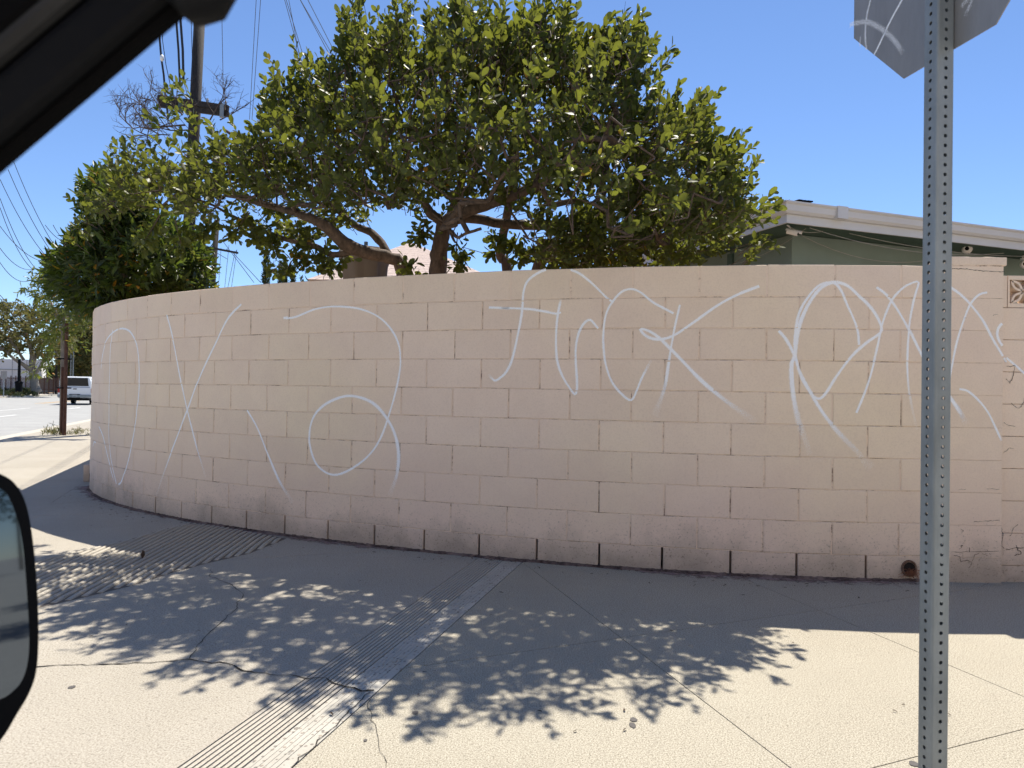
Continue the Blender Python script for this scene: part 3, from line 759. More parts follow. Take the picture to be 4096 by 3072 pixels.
def leaf_mass(name, frames, mat, parent, width=.62, tint=None, rng=RNG, kind='stuff', shape=None):
    O, X, Z, S_ = frames; n = len(O); Y = np.cross(Z, X)
    T = (LEAFP if width < .55 else LEAF)*np.array([1, width, 1])
    V = O[:, None, :]+(T[None, :, 0:1]*X[:, None, :]+T[None, :, 1:2]*Y[:, None, :]+T[None, :, 2:3]*Z[:, None, :])*S_[:, None, None]
    Fc = (LTRI[None]+(np.arange(n)*10)[:, None, None]).reshape(-1, 3)
    me = bpy.data.meshes.new(name); nv, nf = n*10, len(Fc)
    me.vertices.add(nv); me.vertices.foreach_set('co', V.reshape(-1))
    me.loops.add(nf*3); me.loops.foreach_set('vertex_index', Fc.reshape(-1).astype(np.int32))
    me.polygons.add(nf); me.polygons.foreach_set('loop_start', np.arange(0, nf*3, 3, dtype=np.int32))
    me.polygons.foreach_set('use_smooth', np.ones(nf, bool))
    me.update(calc_edges=True); me.validate()
    at_ = me.attributes.new('tint', 'FLOAT', 'POINT')
    tt = rng.uniform(0, 1, n) if tint is None else tint
    at_.data.foreach_set('value', np.repeat(tt, 10).astype(np.float32))
    me.materials.append(mat); o = bpy.data.objects.new(name, me); COL.objects.link(o); o.parent = parent
    if parent is not None: o.location = -parent.location
    if kind: o['kind'] = kind
    return o
def stems(base, direc, L, rad, parent, mat, name='twigs', off=.06):
    """thin 3-sided sprig stems, one mesh"""
    n = len(base); d = norm(direc); a = norm(np.cross(d, np.array([.3, .2, 1.]))); b = np.cross(d, a)
    V = []
    for t, r_ in ((-off, 1.3), (1, .5)):
        for k in range(3):
            an = 2.094*k; V.append(base+d*((L*t) if t > 0 else np.full(n, t))[:, None]+(a*math.cos(an)+b*math.sin(an))*rad*r_)
    V = np.stack(V, 1).reshape(-1, 3)
    fs = np.array([[0,1,4,3],[1,2,5,4],[2,0,3,5]]); Fc = (fs[None]+(np.arange(n)*6)[:, None, None]).reshape(-1, 4)
    me = bpy.data.meshes.new(name); me.from_pydata(V.tolist(), [], Fc.tolist()); me.materials.append(mat)
    o = bpy.data.objects.new(name, me); COL.objects.link(o); o.parent = parent; o.location = -parent.location; o['kind'] = 'stuff'; return o
def poly_np(px, py, poly):
    c = np.zeros(len(px), bool); n = len(poly)
    for i in range(n):
        (x0, y0), (x1, y1) = poly[i], poly[(i+1) % n]
        m = ((y0 > py) != (y1 > py)); xi = (x1-x0)*(py-y0)/((y1-y0) if y1 != y0 else 1e-9)+x0
        c ^= m & (px < xi)
    return c
def edge_dist(px, py, poly):
    dmin = np.full(len(px), 1e9); n = len(poly)
    for i in range(n):
        a = np.array(poly[i], float); b = np.array(poly[(i+1) % n], float); ab = b-a
        t = np.clip(((px-a[0])*ab[0]+(py-a[1])*ab[1])/max(1e-9, ab@ab), 0, 1)
        dmin = np.minimum(dmin, np.hypot(px-a[0]-ab[0]*t, py-a[1]-ab[1]*t))
    return dmin
def rays_np(px, py, Y):
    u, v = px-2048, py-1536; cr, sr = math.cos(ROL), math.sin(ROL)
    u, v = u*cr+v*sr, -u*sr+v*cr; c, s = math.cos(PIT), math.sin(PIT)
    dx, dy, dz = u/F, c+v/F*s, s-v/F*c
    return np.stack([dx*Y/dy, Y, HC+dz*Y/dy], 1)
def fill(poly, n, Yc, T, rng, holes=(), edge=420, tmin=.12, margin=0, cull=None):
    """points through the volume of a crown whose outline at its own distance is POLY"""
    xs = [p[0] for p in poly]; ys = [p[1] for p in poly]; P = []
    tot = 0
    while tot < n:
        px = rng.uniform(min(xs), max(xs), n*2); py = rng.uniform(min(ys), max(ys), n*2)
        ok = poly_np(px, py, poly)
        for h_ in holes: ok &= ~poly_np(px, py, h_)
        px, py = px[ok], py[ok]; ed_ = edge_dist(px, py, poly); k_ = ed_ > margin; px, py, ed_ = px[k_], py[k_], ed_[k_]; e = np.minimum(1, ed_/edge)
        th = tmin+T*np.sqrt(e); Y = Yc(px, py)+rng.uniform(-1, 1, len(px))*th
        if cull is not None: k_ = cull(px, py, Y); px, py, Y = px[k_], py[k_], Y[k_]
        P.append(rays_np(px, py, Y)); tot += len(px)
    return np.concatenate(P)[:n]
def grow(seeds, targets, rng, step=.12):
    """join target points to the seed limbs; returns edges with radii counts"""
    pts = [np.array(s) for s in seeds]; par = [-1]*len(pts); nseed = len(pts)
    arr = np.array(pts); order = np.argsort([np.min(np.linalg.norm(arr-t, axis=1)) for t in targets])
    for i in order:
        t = targets[i]; A = np.array(pts); d = np.linalg.norm(A-t, axis=1)
        # prefer parents below / nearer the limbs
        j = int(np.argmin(d+.25*np.maximum(0, A[:, 2]-t[2]))); a = A[j]; dist = np.linalg.norm(t-a); m = max(1, int(dist/.22)); pj = j
        bend = rng.normal(size=3)*dist*.10
        for k in range(1, m+1):
            u = k/m; pts.append(a+(t-a)*u+bend*math.sin(math.pi*u)); par.append(pj); pj = len(pts)-1
    return np.array(pts), par, nseed
def branch_mesh(pts, par, nseed, name, mat, parent, r0=.0035, rmax=.03):
    cnt = [1]*len(pts)
    for i in range(len(pts)-1, nseed-1, -1):
        if par[i] >= 0: cnt[par[i]] += cnt[i]
    m = MB()
    for i in range(nseed, len(pts)):
        j = par[i]; ra = min(rmax, r0*math.sqrt(cnt[i])*1.0); rb_ = min(rmax, r0*math.sqrt(max(cnt[i], min(cnt[j], cnt[i]*3))))
        m.tube([pts[j], pts[i]], [rb_, ra], 4 if ra < .008 else 6, cap=False)
    o = m.build(name, mat, parent, smooth=True, kind='stuff'); o.location = -parent.location; return o
def limb(parent, pts, rad, mat, name='limb', seg=5):
    P = catmull3(pts, seg); m = MB(); L = len(P)
    rr = np.interp(np.linspace(0, 1, L), np.linspace(0, 1, len(rad)), rad)
    rr = [r_*(1+random.uniform(-.07, .07)) for r_ in rr]
    P = [p+Vector((random.gauss(0, r_*.06), random.gauss(0, r_*.06), random.gauss(0, r_*.06))) for p, r_ in zip(P, rr)]
    o = m.tube(P, rr, 9).build(name, mat, parent, smooth=True); o.location = -parent.location; return P
def catmull3(P, per=5):
    P = [Vector(p) for p in P]; P = [P[0]*2-P[1]]+P+[P[-1]*2-P[-2]]; out = []
    for i in range(1, len(P)-2):
        a, b, c, d = P[i-1:i+3]
        for j in range(per):
            t = j/per; out.append(.5*((2*b)+(c-a)*t+(2*a-5*b+4*c-d)*t*t+(3*b-a-3*c+d)*t**3))
    return out+[P[-2]]
def prune(P, px0=None):
    return P

# ------------------------------------------------------------------ the big broad-leaved tree over the wall
tree = empty('broadleaf_tree', tuple(at(1780, 1085, 6.1).xy)+(0,), label='wide dark green broad-leaved tree with gnarled limbs spreading over the curved wall', cat='tree')
rng = np.random.default_rng(5)
def YC(px, py):      # the crown's middle distance: further away on the left, where the wall curves back
    return np.interp(px, [350, 700, 1300, 1800, 2400, 3000], [6.3, 5.95, 5.5, 5.2, 5.0, 4.8])
T_ = lambda px, py, Y: at(px, py, Y)
trunks = [
    ([T_(1745, 1500, 6.1), T_(1750, 1085, 6.1), T_(1760, 980, 6.05), T_(1775, 890, 6.0)], [.085, .075, .07, .062]),
    ([T_(1680, 1400, 6.2), T_(1610, 1085, 6.15), T_(1560, 1030, 6.1), T_(1430, 1000, 6.0), T_(1350, 950, 5.9), T_(1280, 890, 5.8), T_(1180, 850, 5.8)], [.06, .055, .05, .055, .055, .045, .03]),
    ([T_(1775, 890, 6.0), T_(1850, 850, 5.8), T_(2000, 800, 5.6), T_(2130, 750, 5.4), T_(2220, 700, 5.3), T_(2280, 630, 5.2)], [.06, .05, .045, .04, .033, .022]),
    ([T_(1790, 880, 6.0), T_(1880, 870, 6.0), T_(2010, 895, 6.0), T_(2200, 900, 6.0), T_(2350, 860, 5.9), T_(2480, 810, 5.8), T_(2620, 700, 5.6)], [.05, .045, .042, .04, .036, .03, .018]),
    ([T_(1775, 890, 6.0), T_(1720, 850, 5.9), T_(1690, 800, 5.8), T_(1600, 700, 5.7), T_(1500, 520, 5.7)], [.045, .04, .03, .025, .015]),
    ([T_(2050, 1500, 6.7), T_(2030, 1085, 6.7), T_(2000, 1020, 6.7), T_(2020, 900, 6.5), T_(2060, 700, 6.1), T_(2060, 500, 5.8), T_(2120, 300, 5.6)], [.06, .05, .045, .04, .035, .025, .015]),
    ([T_(2120, 1500, 6.7), T_(2150, 1085, 6.7), T_(2200, 1020, 6.6), T_(2300, 980, 6.4), T_(2380, 900, 6.2), T_(2500, 780, 6.0), T_(2700, 560, 5.7)], [.07, .06, .055, .045, .035, .028, .015]),
    ([T_(1430, 1000, 6.0), T_(1330, 1020, 6.0), T_(1260, 985, 6.0), T_(1150, 960, 6.0), T_(1000, 900, 6.1), T_(850, 820, 6.2)], [.03, .025, .022, .02, .016, .01]),
    ([T_(1560, 1030, 6.1), T_(1500, 940, 6.2), T_(1420, 900, 6.3), T_(1300, 800, 6.3), T_(1100, 650, 6.2), T_(900, 520, 6.3)], [.035, .035, .03, .026, .02, .012]),
    ([T_(1800, 870, 6.0), T_(1850, 700, 5.9), T_(1820, 500, 5.6), T_(1780, 300, 5.5)], [.04, .032, .024, .014]),
    ([T_(1180, 850, 5.8), T_(1000, 800, 6.0), T_(800, 740, 6.3), T_(600, 700, 6.6), T_(480, 690, 6.8)], [.03, .025, .02, .014, .008]),
    ([T_(1808, 925, 5.7), T_(1830, 950, 5.6), T_(1862, 935, 5.5), T_(1925, 915, 5.45)], [.014, .012, .012, .012]),
    ([T_(1790, 890, 5.9), T_(1815, 960, 5.7), T_(1825, 970, 5.7)], [.018, .01, .006]),
    ([T_(2550, 820, 5.5), T_(2660, 870, 5.4), T_(2800, 880, 5.2), T_(2920, 860, 5.1)], [.02, .014, .01, .006]),
    ([T_(2130, 750, 5.4), T_(2190, 640, 5.4), T_(2290, 590, 5.4), T_(2400, 540, 5.35)], [.02, .017, .013, .008]),
    ([T_(2300, 980, 6.4), T_(2450, 960, 6.1), T_(2650, 950, 5.8), T_(2800, 930, 5.5)], [.03, .022, .016, .008]),
]
seeds = []
for pts_, rad in trunks:
    P = limb(tree, pts_, rad, M['bark']); seeds += [tuple(p) for p in P if p.z > 1.9]
crown = [(460, 680), (500, 650), (560, 610), (640, 595), (740, 565), (850, 555), (950, 550), (1020, 510), (1060, 430), (1110, 380), (1130, 290), (1210, 300), (1330, 240), (1390, 60), (1440, 40), (1500, 120), (1620, 50), (1680, 150), (1760, 40),
         (1800, -30), (1930, -10), (1960, 80), (2060, 60), (2150, 20), (2230, 10), (2290, 90), (2400, 130), (2500, 90), (2600, 130), (2590, 260), (2560, 400), (2640, 390), (2760, 420), (2830, 500), (2830, 590), (2930, 620),
         (2960, 760), (3010, 850), (2960, 930), (2820, 1000), (2640, 1055), (2400, 1085), (2180, 1080), (2130, 1000), (1960, 900), (1880, 860), (1840, 960), (1700, 960), (1640, 900), (1500, 870),
         (1350, 900), (1230, 880), (1130, 850), (960, 860), (900, 900), (800, 930), (700, 880), (560, 870), (430, 900), (340, 880), (340, 800), (420, 720)]
crown = [(x, y+40*max(0, min(1, (520-y)/300))) for x, y in crown]
NB = fill(crown, 620, YC, 1.2, rng, margin=30)
keep = (NB[:, 2]-HC)/NB[:, 1] > .20; NB = NB[keep]
from mathutils import noise as mnoise
def vnoise(P, f): return np.array([mnoise.noise(Vector(p)*f) for p in P])
bp, bpar, ns = grow(seeds, NB, rng)
branch_mesh(bp, bpar, ns, 'branches', M['bark'], tree, .0032, .022)
def sprigs_from(nodes, targets, jitter_dir, rng, up=.35, centre=None):
    """sprig direction: outward from the nearest branch node, bent upward"""
    D = np.zeros_like(targets)
    for i, t in enumerate(targets):
        v = t-nodes[np.argmin(np.sum((nodes-t)**2, 1))]; D[i] = v/max(1e-6, np.linalg.norm(v))
    c = targets-(targets.mean(0) if centre is None else centre); c = norm(c)
    D = D*.5+c*.65+rng.normal(size=D.shape)*jitter_dir; D[:, 2] += up
    return norm(D)
def clump(points, n, sig, rng, keep_poly=None):
    c = points[rng.integers(0, len(points), n)]; return c+rng.normal(size=(n, 3))*sig
ctr = np.array([-.6, 5.8, 2.3])
def under(px, py, Y):
    """keep the underside open in front of the limbs, and the overhang over the pavement thin"""
    yc = YC(px, py); d = Y-yc
    lim = np.interp(px, [1100, 1250, 1650, 1750, 2350, 2450], [900, 850, 850, 760, 740, 940])
    k = ~((py > lim) & (d < .15) & (px > 1150) & (px < 2450))
    thin = np.where(d < -.25, .33, 1.0)
    return k & (rng.uniform(size=len(px)) < thin)
TP = np.concatenate([fill(crown, 2500, YC, 1.25, rng, margin=55, cull=under), fill(crown, 1250, YC, 1.1, rng, edge=300, margin=34, cull=under),
    fill([(2130, 1075), (2100, 1000), (2250, 900), (2600, 850), (2950, 900), (2900, 1000), (2640, 1060), (2400, 1085)], 480, lambda px, py: 5.7+0*px, .6, rng, edge=100),
    fill([(960, 800), (1300, 830), (1500, 830), (1500, 900), (1300, 960), (1150, 960), (950, 920)], 110, lambda px, py: 6.3+0*px, .4, rng, edge=100)])
vn = vnoise(TP, 3.4)
TP = TP[(vn > -.17) | (rng.uniform(size=len(TP)) < .2)]
cr_ = np.array([(c[0]/c[1], c[1]) for c in CUR[::10] if c[2] < 1.0])[::-1]
def clear_of_wall(P, mg=.022):
    yw = np.interp(P[:, 0]/P[:, 1], cr_[:, 0], cr_[:, 1])
    return ~((P[:, 1] < yw+.25) & ((P[:, 2]-HC)/P[:, 1] < .834/yw+mg))
TP = TP[clear_of_wall(TP, .045)]
D = sprigs_from(bp, TP, .35, rng, .45, ctr)
L = rng.uniform(.10, .22, len(TP))
fr = leaf_frames(TP, D, 8, L*.8, .070, rng, spread=.8, droop=.12, tilt=1.0)
stems(TP, D, L, .0022, tree, M['bark'])
# sprays that stand clear of the outline, hanging shoots and the loose lower left
spr = [(700, 345), (752, 325), (785, 430), (1135, 295), (1180, 215), (1240, 240), (1425, 60), (1560, 55), (1600, 80), (1790, 5), (1850, -10), (1905, 40), (1940, 60), (2175, 10), (2240, 60), (2260, 110), (2390, 110), (2420, 140),
       (2520, 95), (2580, 130), (2590, 190), (2570, 250), (2600, 380), (2760, 420), (2810, 470), (2850, 560), (2900, 560), (2960, 690), (3000, 760), (3020, 850), (3030, 830), (2990, 900), (2940, 950), (470, 600), (455, 640), (560, 560),
       (1150, 320), (2130, 60), (2090, 50), (2070, 110), (2690, 400), (2480, 160), (1500, 90), (1690, 70), (330, 860), (365, 790), (2820, 520), (2880, 600), (640, 520)]
spr += [(random.uniform(1150, 2600), 0) for _ in range(40)]
CR_ = crown
def topof(px): 
    ys = [y for y in range(-40, 900, 8) if inpoly(px, y, CR_)]; return ys[0] if ys else 200
spr = [(px, topof(px)+random.uniform(-25, 30)) if py == 0 else (px, py) for px, py in spr]
tall = [(px, topof(px)-random.uniform(20, 75)) for px in (1215, 1290, 1400, 1440, 1585, 1640, 1750, 1985, 2170, 2245, 2400, 2510, 2600, 2650, 2790, 2860, 1120, 880, 500)]
spr += tall*2
spr += [(px, topof(px)+random.uniform(-20, 20)) for px in [random.uniform(940, 1150) for _ in range(6)]+[random.uniform(2600, 2940) for _ in range(12)]]
sp_ = []
for px, py in spr:
    b = at(px, py, float(YC(px, py))+random.uniform(-.5, .3))
    for k in range(5 if (px, py) not in tall else 7): sp_.append((b.x+random.gauss(0, .035), b.y+random.gauss(0, .05), b.z-.05-.07*k+random.gauss(0, .02)))
sp_ = np.array(sp_); sp_ = sp_[clear_of_wall(sp_, .05)]; Ds = norm((sp_-ctr)*.35+np.array([0, 0, .8])+rng.normal(size=sp_.shape)*.28)
# shoots hanging at the lower left
hang = [((1180, 880), (1200, 960), (1170, 1040), (1130, 1100)), ((1000, 850), (960, 900), (930, 950)), ((1120, 880), (1060, 930), (1010, 960)), ((1300, 960), (1310, 1040), (1290, 1085)), ((1250, 940), (1235, 1020), (1220, 1095)),
        ((1080, 900), (1090, 980), (1100, 1010)), ((1380, 1010), (1340, 1080)), ((870, 880), (840, 910), (800, 940)), ((1950, 930), (1990, 960), (1985, 1010)), ((2080, 930), (2060, 990), (2080, 1050)), ((2130, 960), (2140, 1010)),
        ((700, 880), (720, 960), (740, 1010)), ((640, 860), (600, 930), (560, 985)), ((1830, 930), (1825, 1030), (1830, 1070)), ((1120, 1060), (1080, 1095)), ((2350, 1000), (2420, 1050)), ((1700, 880), (1690, 930), (1660, 950)), ((1600, 1050), (1650, 1085))]
hp, hd = [], []; hm = MB()
for q_ in hang:
    Y0 = float(YC(q_[0][0], 0))+random.uniform(-.2, .3); P = [at(px, py, max(Y0, 5.75 if px > 1500 else 6.0)) for px, py in q_]
    C_ = catmull3(P, 6) if len(P) > 2 else [P[0].lerp(P[1], i/6) for i in range(7)]
    hm.tube(C_, [.006*(1-.6*i/len(C_)) for i in range(len(C_))], 4)
    for i, p in enumerate(C_[2:]):
        for _ in range(2):
            v = Vector((random.gauss(0, 1), random.gauss(0, 1), random.gauss(-.1, .5))).normalized(); hp.append(tuple(p)); hd.append(tuple(v))
o = hm.build('hanging_shoots', M['bark'], tree, kind='stuff'); o.location = -tree.location
hp, hd = np.array(hp), np.array(hd)
f2 = leaf_frames(sp_, Ds, 7, rng.uniform(.09, .16, len(sp_)), .070, rng, spread=.65, tilt=.5)
f3 = leaf_frames(hp, hd, 4, rng.uniform(.06, .13, len(hp)), .075, rng, spread=.8, droop=.3)
stems(sp_, Ds, rng.uniform(.09, .17, len(sp_)), .0022, tree, M['bark'], off=.1)
FR = [np.concatenate(z) for z in zip(fr, f2, f3)]
# nothing hangs down in front of the wall
cr_ = np.array([(c[0]/c[1], c[1]) for c in CUR[::10] if c[2] < 1.0])[::-1]
yw = np.interp(FR[0][:, 0]/FR[0][:, 1], cr_[:, 0], cr_[:, 1])
okl = ~((FR[0][:, 1] < yw+.25) & ((FR[0][:, 2]-HC)/FR[0][:, 1] < .834/yw+.022))
FR = [z[okl] for z in FR]
# the largest leaves in view stay single parts: nearest to the street, lit or standing clear
score = FR[0][:, 1]-1.6*FR[3]*10*.3+rng.uniform(0, .6, len(FR[1]))
vis = FR[0][:, 2] > 2.0
idx = np.argsort(np.where(vis, score, 99))[:270]
mask = np.ones(len(FR[0]), bool); mask[idx] = False
mask &= FR[0][:, 2] > 1.99
tint = np.clip(rng.beta(2, 2.4, len(FR[0])), 0, .96); tint[rng.uniform(size=len(tint)) < .005] = .99
leaf_mass('foliage', [z[mask] for z in FR], M['leaf'], tree, .62, tint[mask])
lm = bpy.data.meshes.new('leaf'); lm.from_pydata((LEAF*np.array([1, .62, 1])).tolist(), [], LTRI.tolist()); lm.materials.append(M['leaf1'])
lm.polygons.foreach_set('use_smooth', [True]*10)
proto = None
for i in idx:
    X, Z, Y = FR[1][i], FR[2][i], np.cross(FR[2][i], FR[1][i])
    mw = Matrix(((X[0], Y[0], Z[0], FR[0][i][0]), (X[1], Y[1], Z[1], FR[0][i][1]), (X[2], Y[2], Z[2], FR[0][i][2]), (0, 0, 0, 1))) @ Matrix.Scale(float(FR[3][i]), 4)
    o = bpy.data.objects.new('leaf', lm); COL.objects.link(o); o.parent = tree; o.matrix_local = Matrix.Translation(-tree.location) @ mw
# green fruits
fm = None
for px, py, Y in ((2080, 52, 5.2), (2122, 92, 5.15), (2088, 62, 5.25), (2986, 742, 5.0), (3003, 742, 5.0), (2565, 455, 5.1), (2920, 748, 5.1), (2738, 905, 5.0), (2870, 915, 5.0), (1270, 250, 5.6), (1500, 700, 5.0)):
    p = at(px, py, Y)
    if fm is None:
        vs, fs = icos((0, 0, 0), (.021, .021, .024), 2); fm = bpy.data.meshes.new('fruit'); fm.from_pydata([tuple(v) for v in vs], [], fs)
        fm.polygons.foreach_set('use_smooth', [True]*len(fm.polygons)); fm.materials.append(simple('green_fruit', (.03, .06, .02, 1), .4, var=.2))
    o = bpy.data.objects.new('fruit', fm); COL.objects.link(o); o.parent = tree; o.location = p-tree.location

# bare dead branches at the upper left of the tree
dead = empty('dead_branches', tuple(at(780, 700, 6.7)), label='bare leafless grey twigs reaching out left of the green crown', cat='branches')
dm = MB()
def twig(p, d, L, r, depth):
    n = 4; P = [p]; dd = d.copy()
    for i in range(n):
        dd = (dd+Vector((random.gauss(0, .16), random.gauss(0, .10), random.gauss(.02, .14)))).normalized(); P.append(P[-1]+dd*L/n)
    dm.tube(P, [r*(1-.5*i/n) for i in range(n+1)], 4, cap=False)
    if depth:
        for i in range(1, n+1):
            for _ in range(random.choice((1, 1, 2)) if depth > 1 else 1):
                v = (dd+Vector((random.gauss(0, .7), random.gauss(0, .35), random.gauss(.1, .6)))).normalized()
                twig(P[i], v, L*random.uniform(.35, .6), r*.55, depth-1)
for (a, b, r) in (((760, 520), (540, 460), .010), ((740, 500), (470, 480), .009), ((730, 460), (620, 300), .008), ((780, 470), (690, 300), .007), ((840, 480), (920, 330), .007), ((640, 500), (480, 400), .008), ((640, 540), (450, 500), .008), ((600, 545), (440, 430), .007), ((690, 500), (560, 330), .007), ((680, 540), (500, 560), .006), ((900, 440), (930, 310), .005), ((880, 480), (1000, 440), .006), ((1100, 420), (1130, 400), .004)):
    p0, p1 = at(*a, 6.7), at(*b, 6.6+random.uniform(-.3, .3)); d = p1-p0; twig(p0, d.normalized(), d.length*.75, r, 3 if r > .006 else 2)
o = dm.build('twigs', M['twig'], dead, kind='stuff'); o.location = -dead.location

# ------------------------------------------------------------------ pointed-leaf bush leaning over the wall at the left
bush = empty('leafy_bush', tuple(at(520, 1200, 8.4).xy)+(0,), label='dense dark green pointed-leaf bush bulging over the wall top at its left end', cat='bush')
rngb = np.random.default_rng(8)
bpoly = [(225, 1110), (235, 1040), (290, 1000), (330, 950), (400, 925), (520, 890), (640, 900), (740, 950), (800, 1030), (825, 1090), (815, 1150), (740, 1165), (600, 1200), (470, 1220), (385, 1245), (330, 1215), (260, 1180)]
bpol2 = [(335, 780), (380, 715), (470, 720), (560, 780), (600, 880), (520, 930), (420, 930), (340, 900)]
YB = lambda px, py: np.interp(px, [200, 400, 600, 850], [8.55, 8.5, 8.3, 8.0])
BP = np.concatenate([fill(bpoly, 1250, YB, .75, rngb, edge=150), fill(bpol2, 300, lambda px, py: 8.2+0*px, .5, rngb, edge=100)])
def outside_wall(P):      # no leaf inside the solid wall
    k = np.ones(len(P), bool)
    for i, p in enumerate(P):
        if p[2] < 2.0:
            dd = min(((c[0]-p[0])**2+(c[1]-p[1])**2, j) for j, c in enumerate(CUR[::12]))
            k[i] = dd[0] > .09
    return k
BP = BP[outside_wall(BP)]
bseeds = []
for pts_, rad in (([at(520, 1500, 8.6), at(525, 1240, 8.6), at(500, 1100, 8.5), at(450, 980, 8.4), at(430, 840, 8.3)], [.05, .045, .035, .025, .012]), ([at(525, 1240, 8.6), at(600, 1120, 8.4), at(700, 1050, 8.2)], [.035, .025, .012]), ([at(525, 1240, 8.6), at(400, 1150, 8.5), at(310, 1080, 8.5)], [.03, .022, .012])):
    bseeds += [tuple(p) for p in limb(bush, pts_, rad, M['bark'])]
bb, bbp, bns = grow(bseeds, BP[::7], rngb); branch_mesh(bb, bbp, bns, 'branches', M['bark'], bush, .003, .016)
bc = np.array(at(520, 1100, 8.3))
BD = norm(norm(BP-bc)*.9+rngb.normal(size=BP.shape)*.35+np.array([0, 0, .25]))
bf = leaf_frames(BP, BD, 7, rngb.uniform(.10, .2, len(BP)), .135, rngb, spread=.65, droop=.15, jitter=.18)
# largest leaves as parts
bi = np.argsort(bf[0][:, 1]+rngb.uniform(0, .5, len(bf[0])))[:200]; bm_ = np.ones(len(bf[0]), bool); bm_[bi] = False
leaf_mass('foliage', [z[bm_] for z in bf], M['leafb'], bush, .40, None, rngb)
lb = bpy.data.meshes.new('leaf'); lb.from_pydata((LEAFP*np.array([1, .40, 1])).tolist(), [], LTRI.tolist()); lb.polygons.foreach_set('use_smooth', [True]*10)
lb.materials.append(leaf_mat('pointed_leaf_single', (.016, .030, .011, 1), (.064, .092, .022, 1), (.22, .30, .035, 1), attr=False, tw=.3))
for i in bi:
    X, Z, Y = bf[1][i], bf[2][i], np.cross(bf[2][i], bf[1][i])
    mw = Matrix(((X[0], Y[0], Z[0], bf[0][i][0]), (X[1], Y[1], Z[1], bf[0][i][1]), (X[2], Y[2], Z[2], bf[0][i][2]), (0, 0, 0, 1))) @ Matrix.Scale(float(bf[3][i]), 4)
    o = bpy.data.objects.new('leaf', lb); COL.objects.link(o); o.parent = bush; o.matrix_local = Matrix.Translation(-bush.location) @ mw
# trailing vine on its left side
vp = [at(*p, 7.7) for p in ((352, 820), (348, 870), (330, 895), (325, 915), (300, 915), (280, 925), (268, 960), (255, 985))]
vm = MB().tube(catmull3(vp, 5), .004, 4); vm.tube(catmull3([at(350, 870, 7.7), at(345, 900, 7.7), at(352, 915, 7.7), at(370, 920, 7.7)], 4), .003, 4)
o = vm.build('vine', M['twig'], bush); o.location = -bush.location
vb = np.array([tuple(at(px+random.gauss(0, 9), py+random.gauss(0, 9), 7.7)) for px, py in ((340, 820), (352, 870), (325, 905), (315, 910), (300, 890), (330, 900), (340, 912), (355, 925), (325, 918), (258, 978), (335, 870), (350, 930), (370, 935)) for _ in range(2)])
leaf_mass('vine_leaves', leaf_frames(vb, rngb.normal(size=vb.shape), 3, np.full(len(vb), .05), .06, rngb), M['leaf'], bush, .7, None, rngb)

# ------------------------------------------------------------------ perforated sign post with the back of a sign
PX, PY = 1.118, 1.912; HW = .0254
pa = math.atan2(1, -.188)          # the sign's plane runs this way
post = empty('sign_post', (PX, PY, 0), pa-math.pi/2+0, label='galvanised square post punched with two rows of round holes, carrying a bare-backed octagonal sign', cat='sign post')
def perforated(z0, z1, hw, pitch, hr, zoff=0.0):
    m = MB(); n = int((z1-z0)/pitch); K = 10; cr_ = .006
    for f in range(4):
        Mx = Matrix.Rotation(f*math.pi/2, 4, 'Z')
        for k in range(n):
            a, b = z0+k*pitch, z0+(k+1)*pitch; c = (a+b)/2; w_ = hw-cr_
            sq = []; 
            for i in range(K):
                an = 2*math.pi*(i+.5)/K; ca, sa = math.cos(an), math.sin(an); s_ = 1/max(abs(ca)/w_, abs(sa)/(pitch/2)); sq.append((ca*s_, sa*s_))
            cor = [(w_, pitch/2), (-w_, pitch/2), (-w_, -pitch/2), (w_, -pitch/2)]
            outer = sorted(sq+cor, key=lambda p: math.atan2(p[1], p[0])); N = len(outer)
            V = [Mx @ Vector((x, -hw, c+z)) for x, z in outer]; hole = [(hr*math.cos(math.atan2(z, x)), hr*math.sin(math.atan2(z, x))) for x, z in outer]
            V += [Mx @ Vector((x, -hw, c+z)) for x, z in hole]; V += [Mx @ Vector((x, -hw+.0026, c+z)) for x, z in hole]
            m.add(V, [(i, (i+1) % N, N+(i+1) % N, N+i) for i in range(N)]+[(N+i, N+(i+1) % N, 2*N+(i+1) % N, 2*N+i) for i in range(N)])
        # rounded corner between this face and the next
        vs = []
        for z in (z0, z0+n*pitch):
            for i in range(5):
                an = -math.pi/2+i*math.pi/8; vs.append(Mx @ Vector((hw-cr_+cr_*math.cos(an), -hw+cr_+cr_*math.sin(an), z)))
        m.add(vs, [(i, i+1, 6+i, 5+i) for i in range(4)])
        # inner wall
        if hw > 0: m.add([Mx @ Vector(p) for p in ((-hw+.004, -hw+.004, z0), (hw-.004, -hw+.004, z0), (hw-.004, -hw+.004, z0), (-hw+.004, -hw+.004, z0))], [])
    return m
ps = perforated(.02, 3.2, HW, .0254, .0052); o = ps.build('post_tube', M['galv'], post)
bpy.context.view_layer.update()
ps = perforated(-.05, .178, HW+.0042, .0254, .0056); o2 = ps.build('anchor_sleeve', M['galv'], post)
m = MB()
for z, sz in ((.165, .009),): m.tube([(-HW-.012, 0, z), (-HW-.004, 0, z)], sz, 6)
m.build('sleeve_bolt', M['galv'], post)
lab = MB()
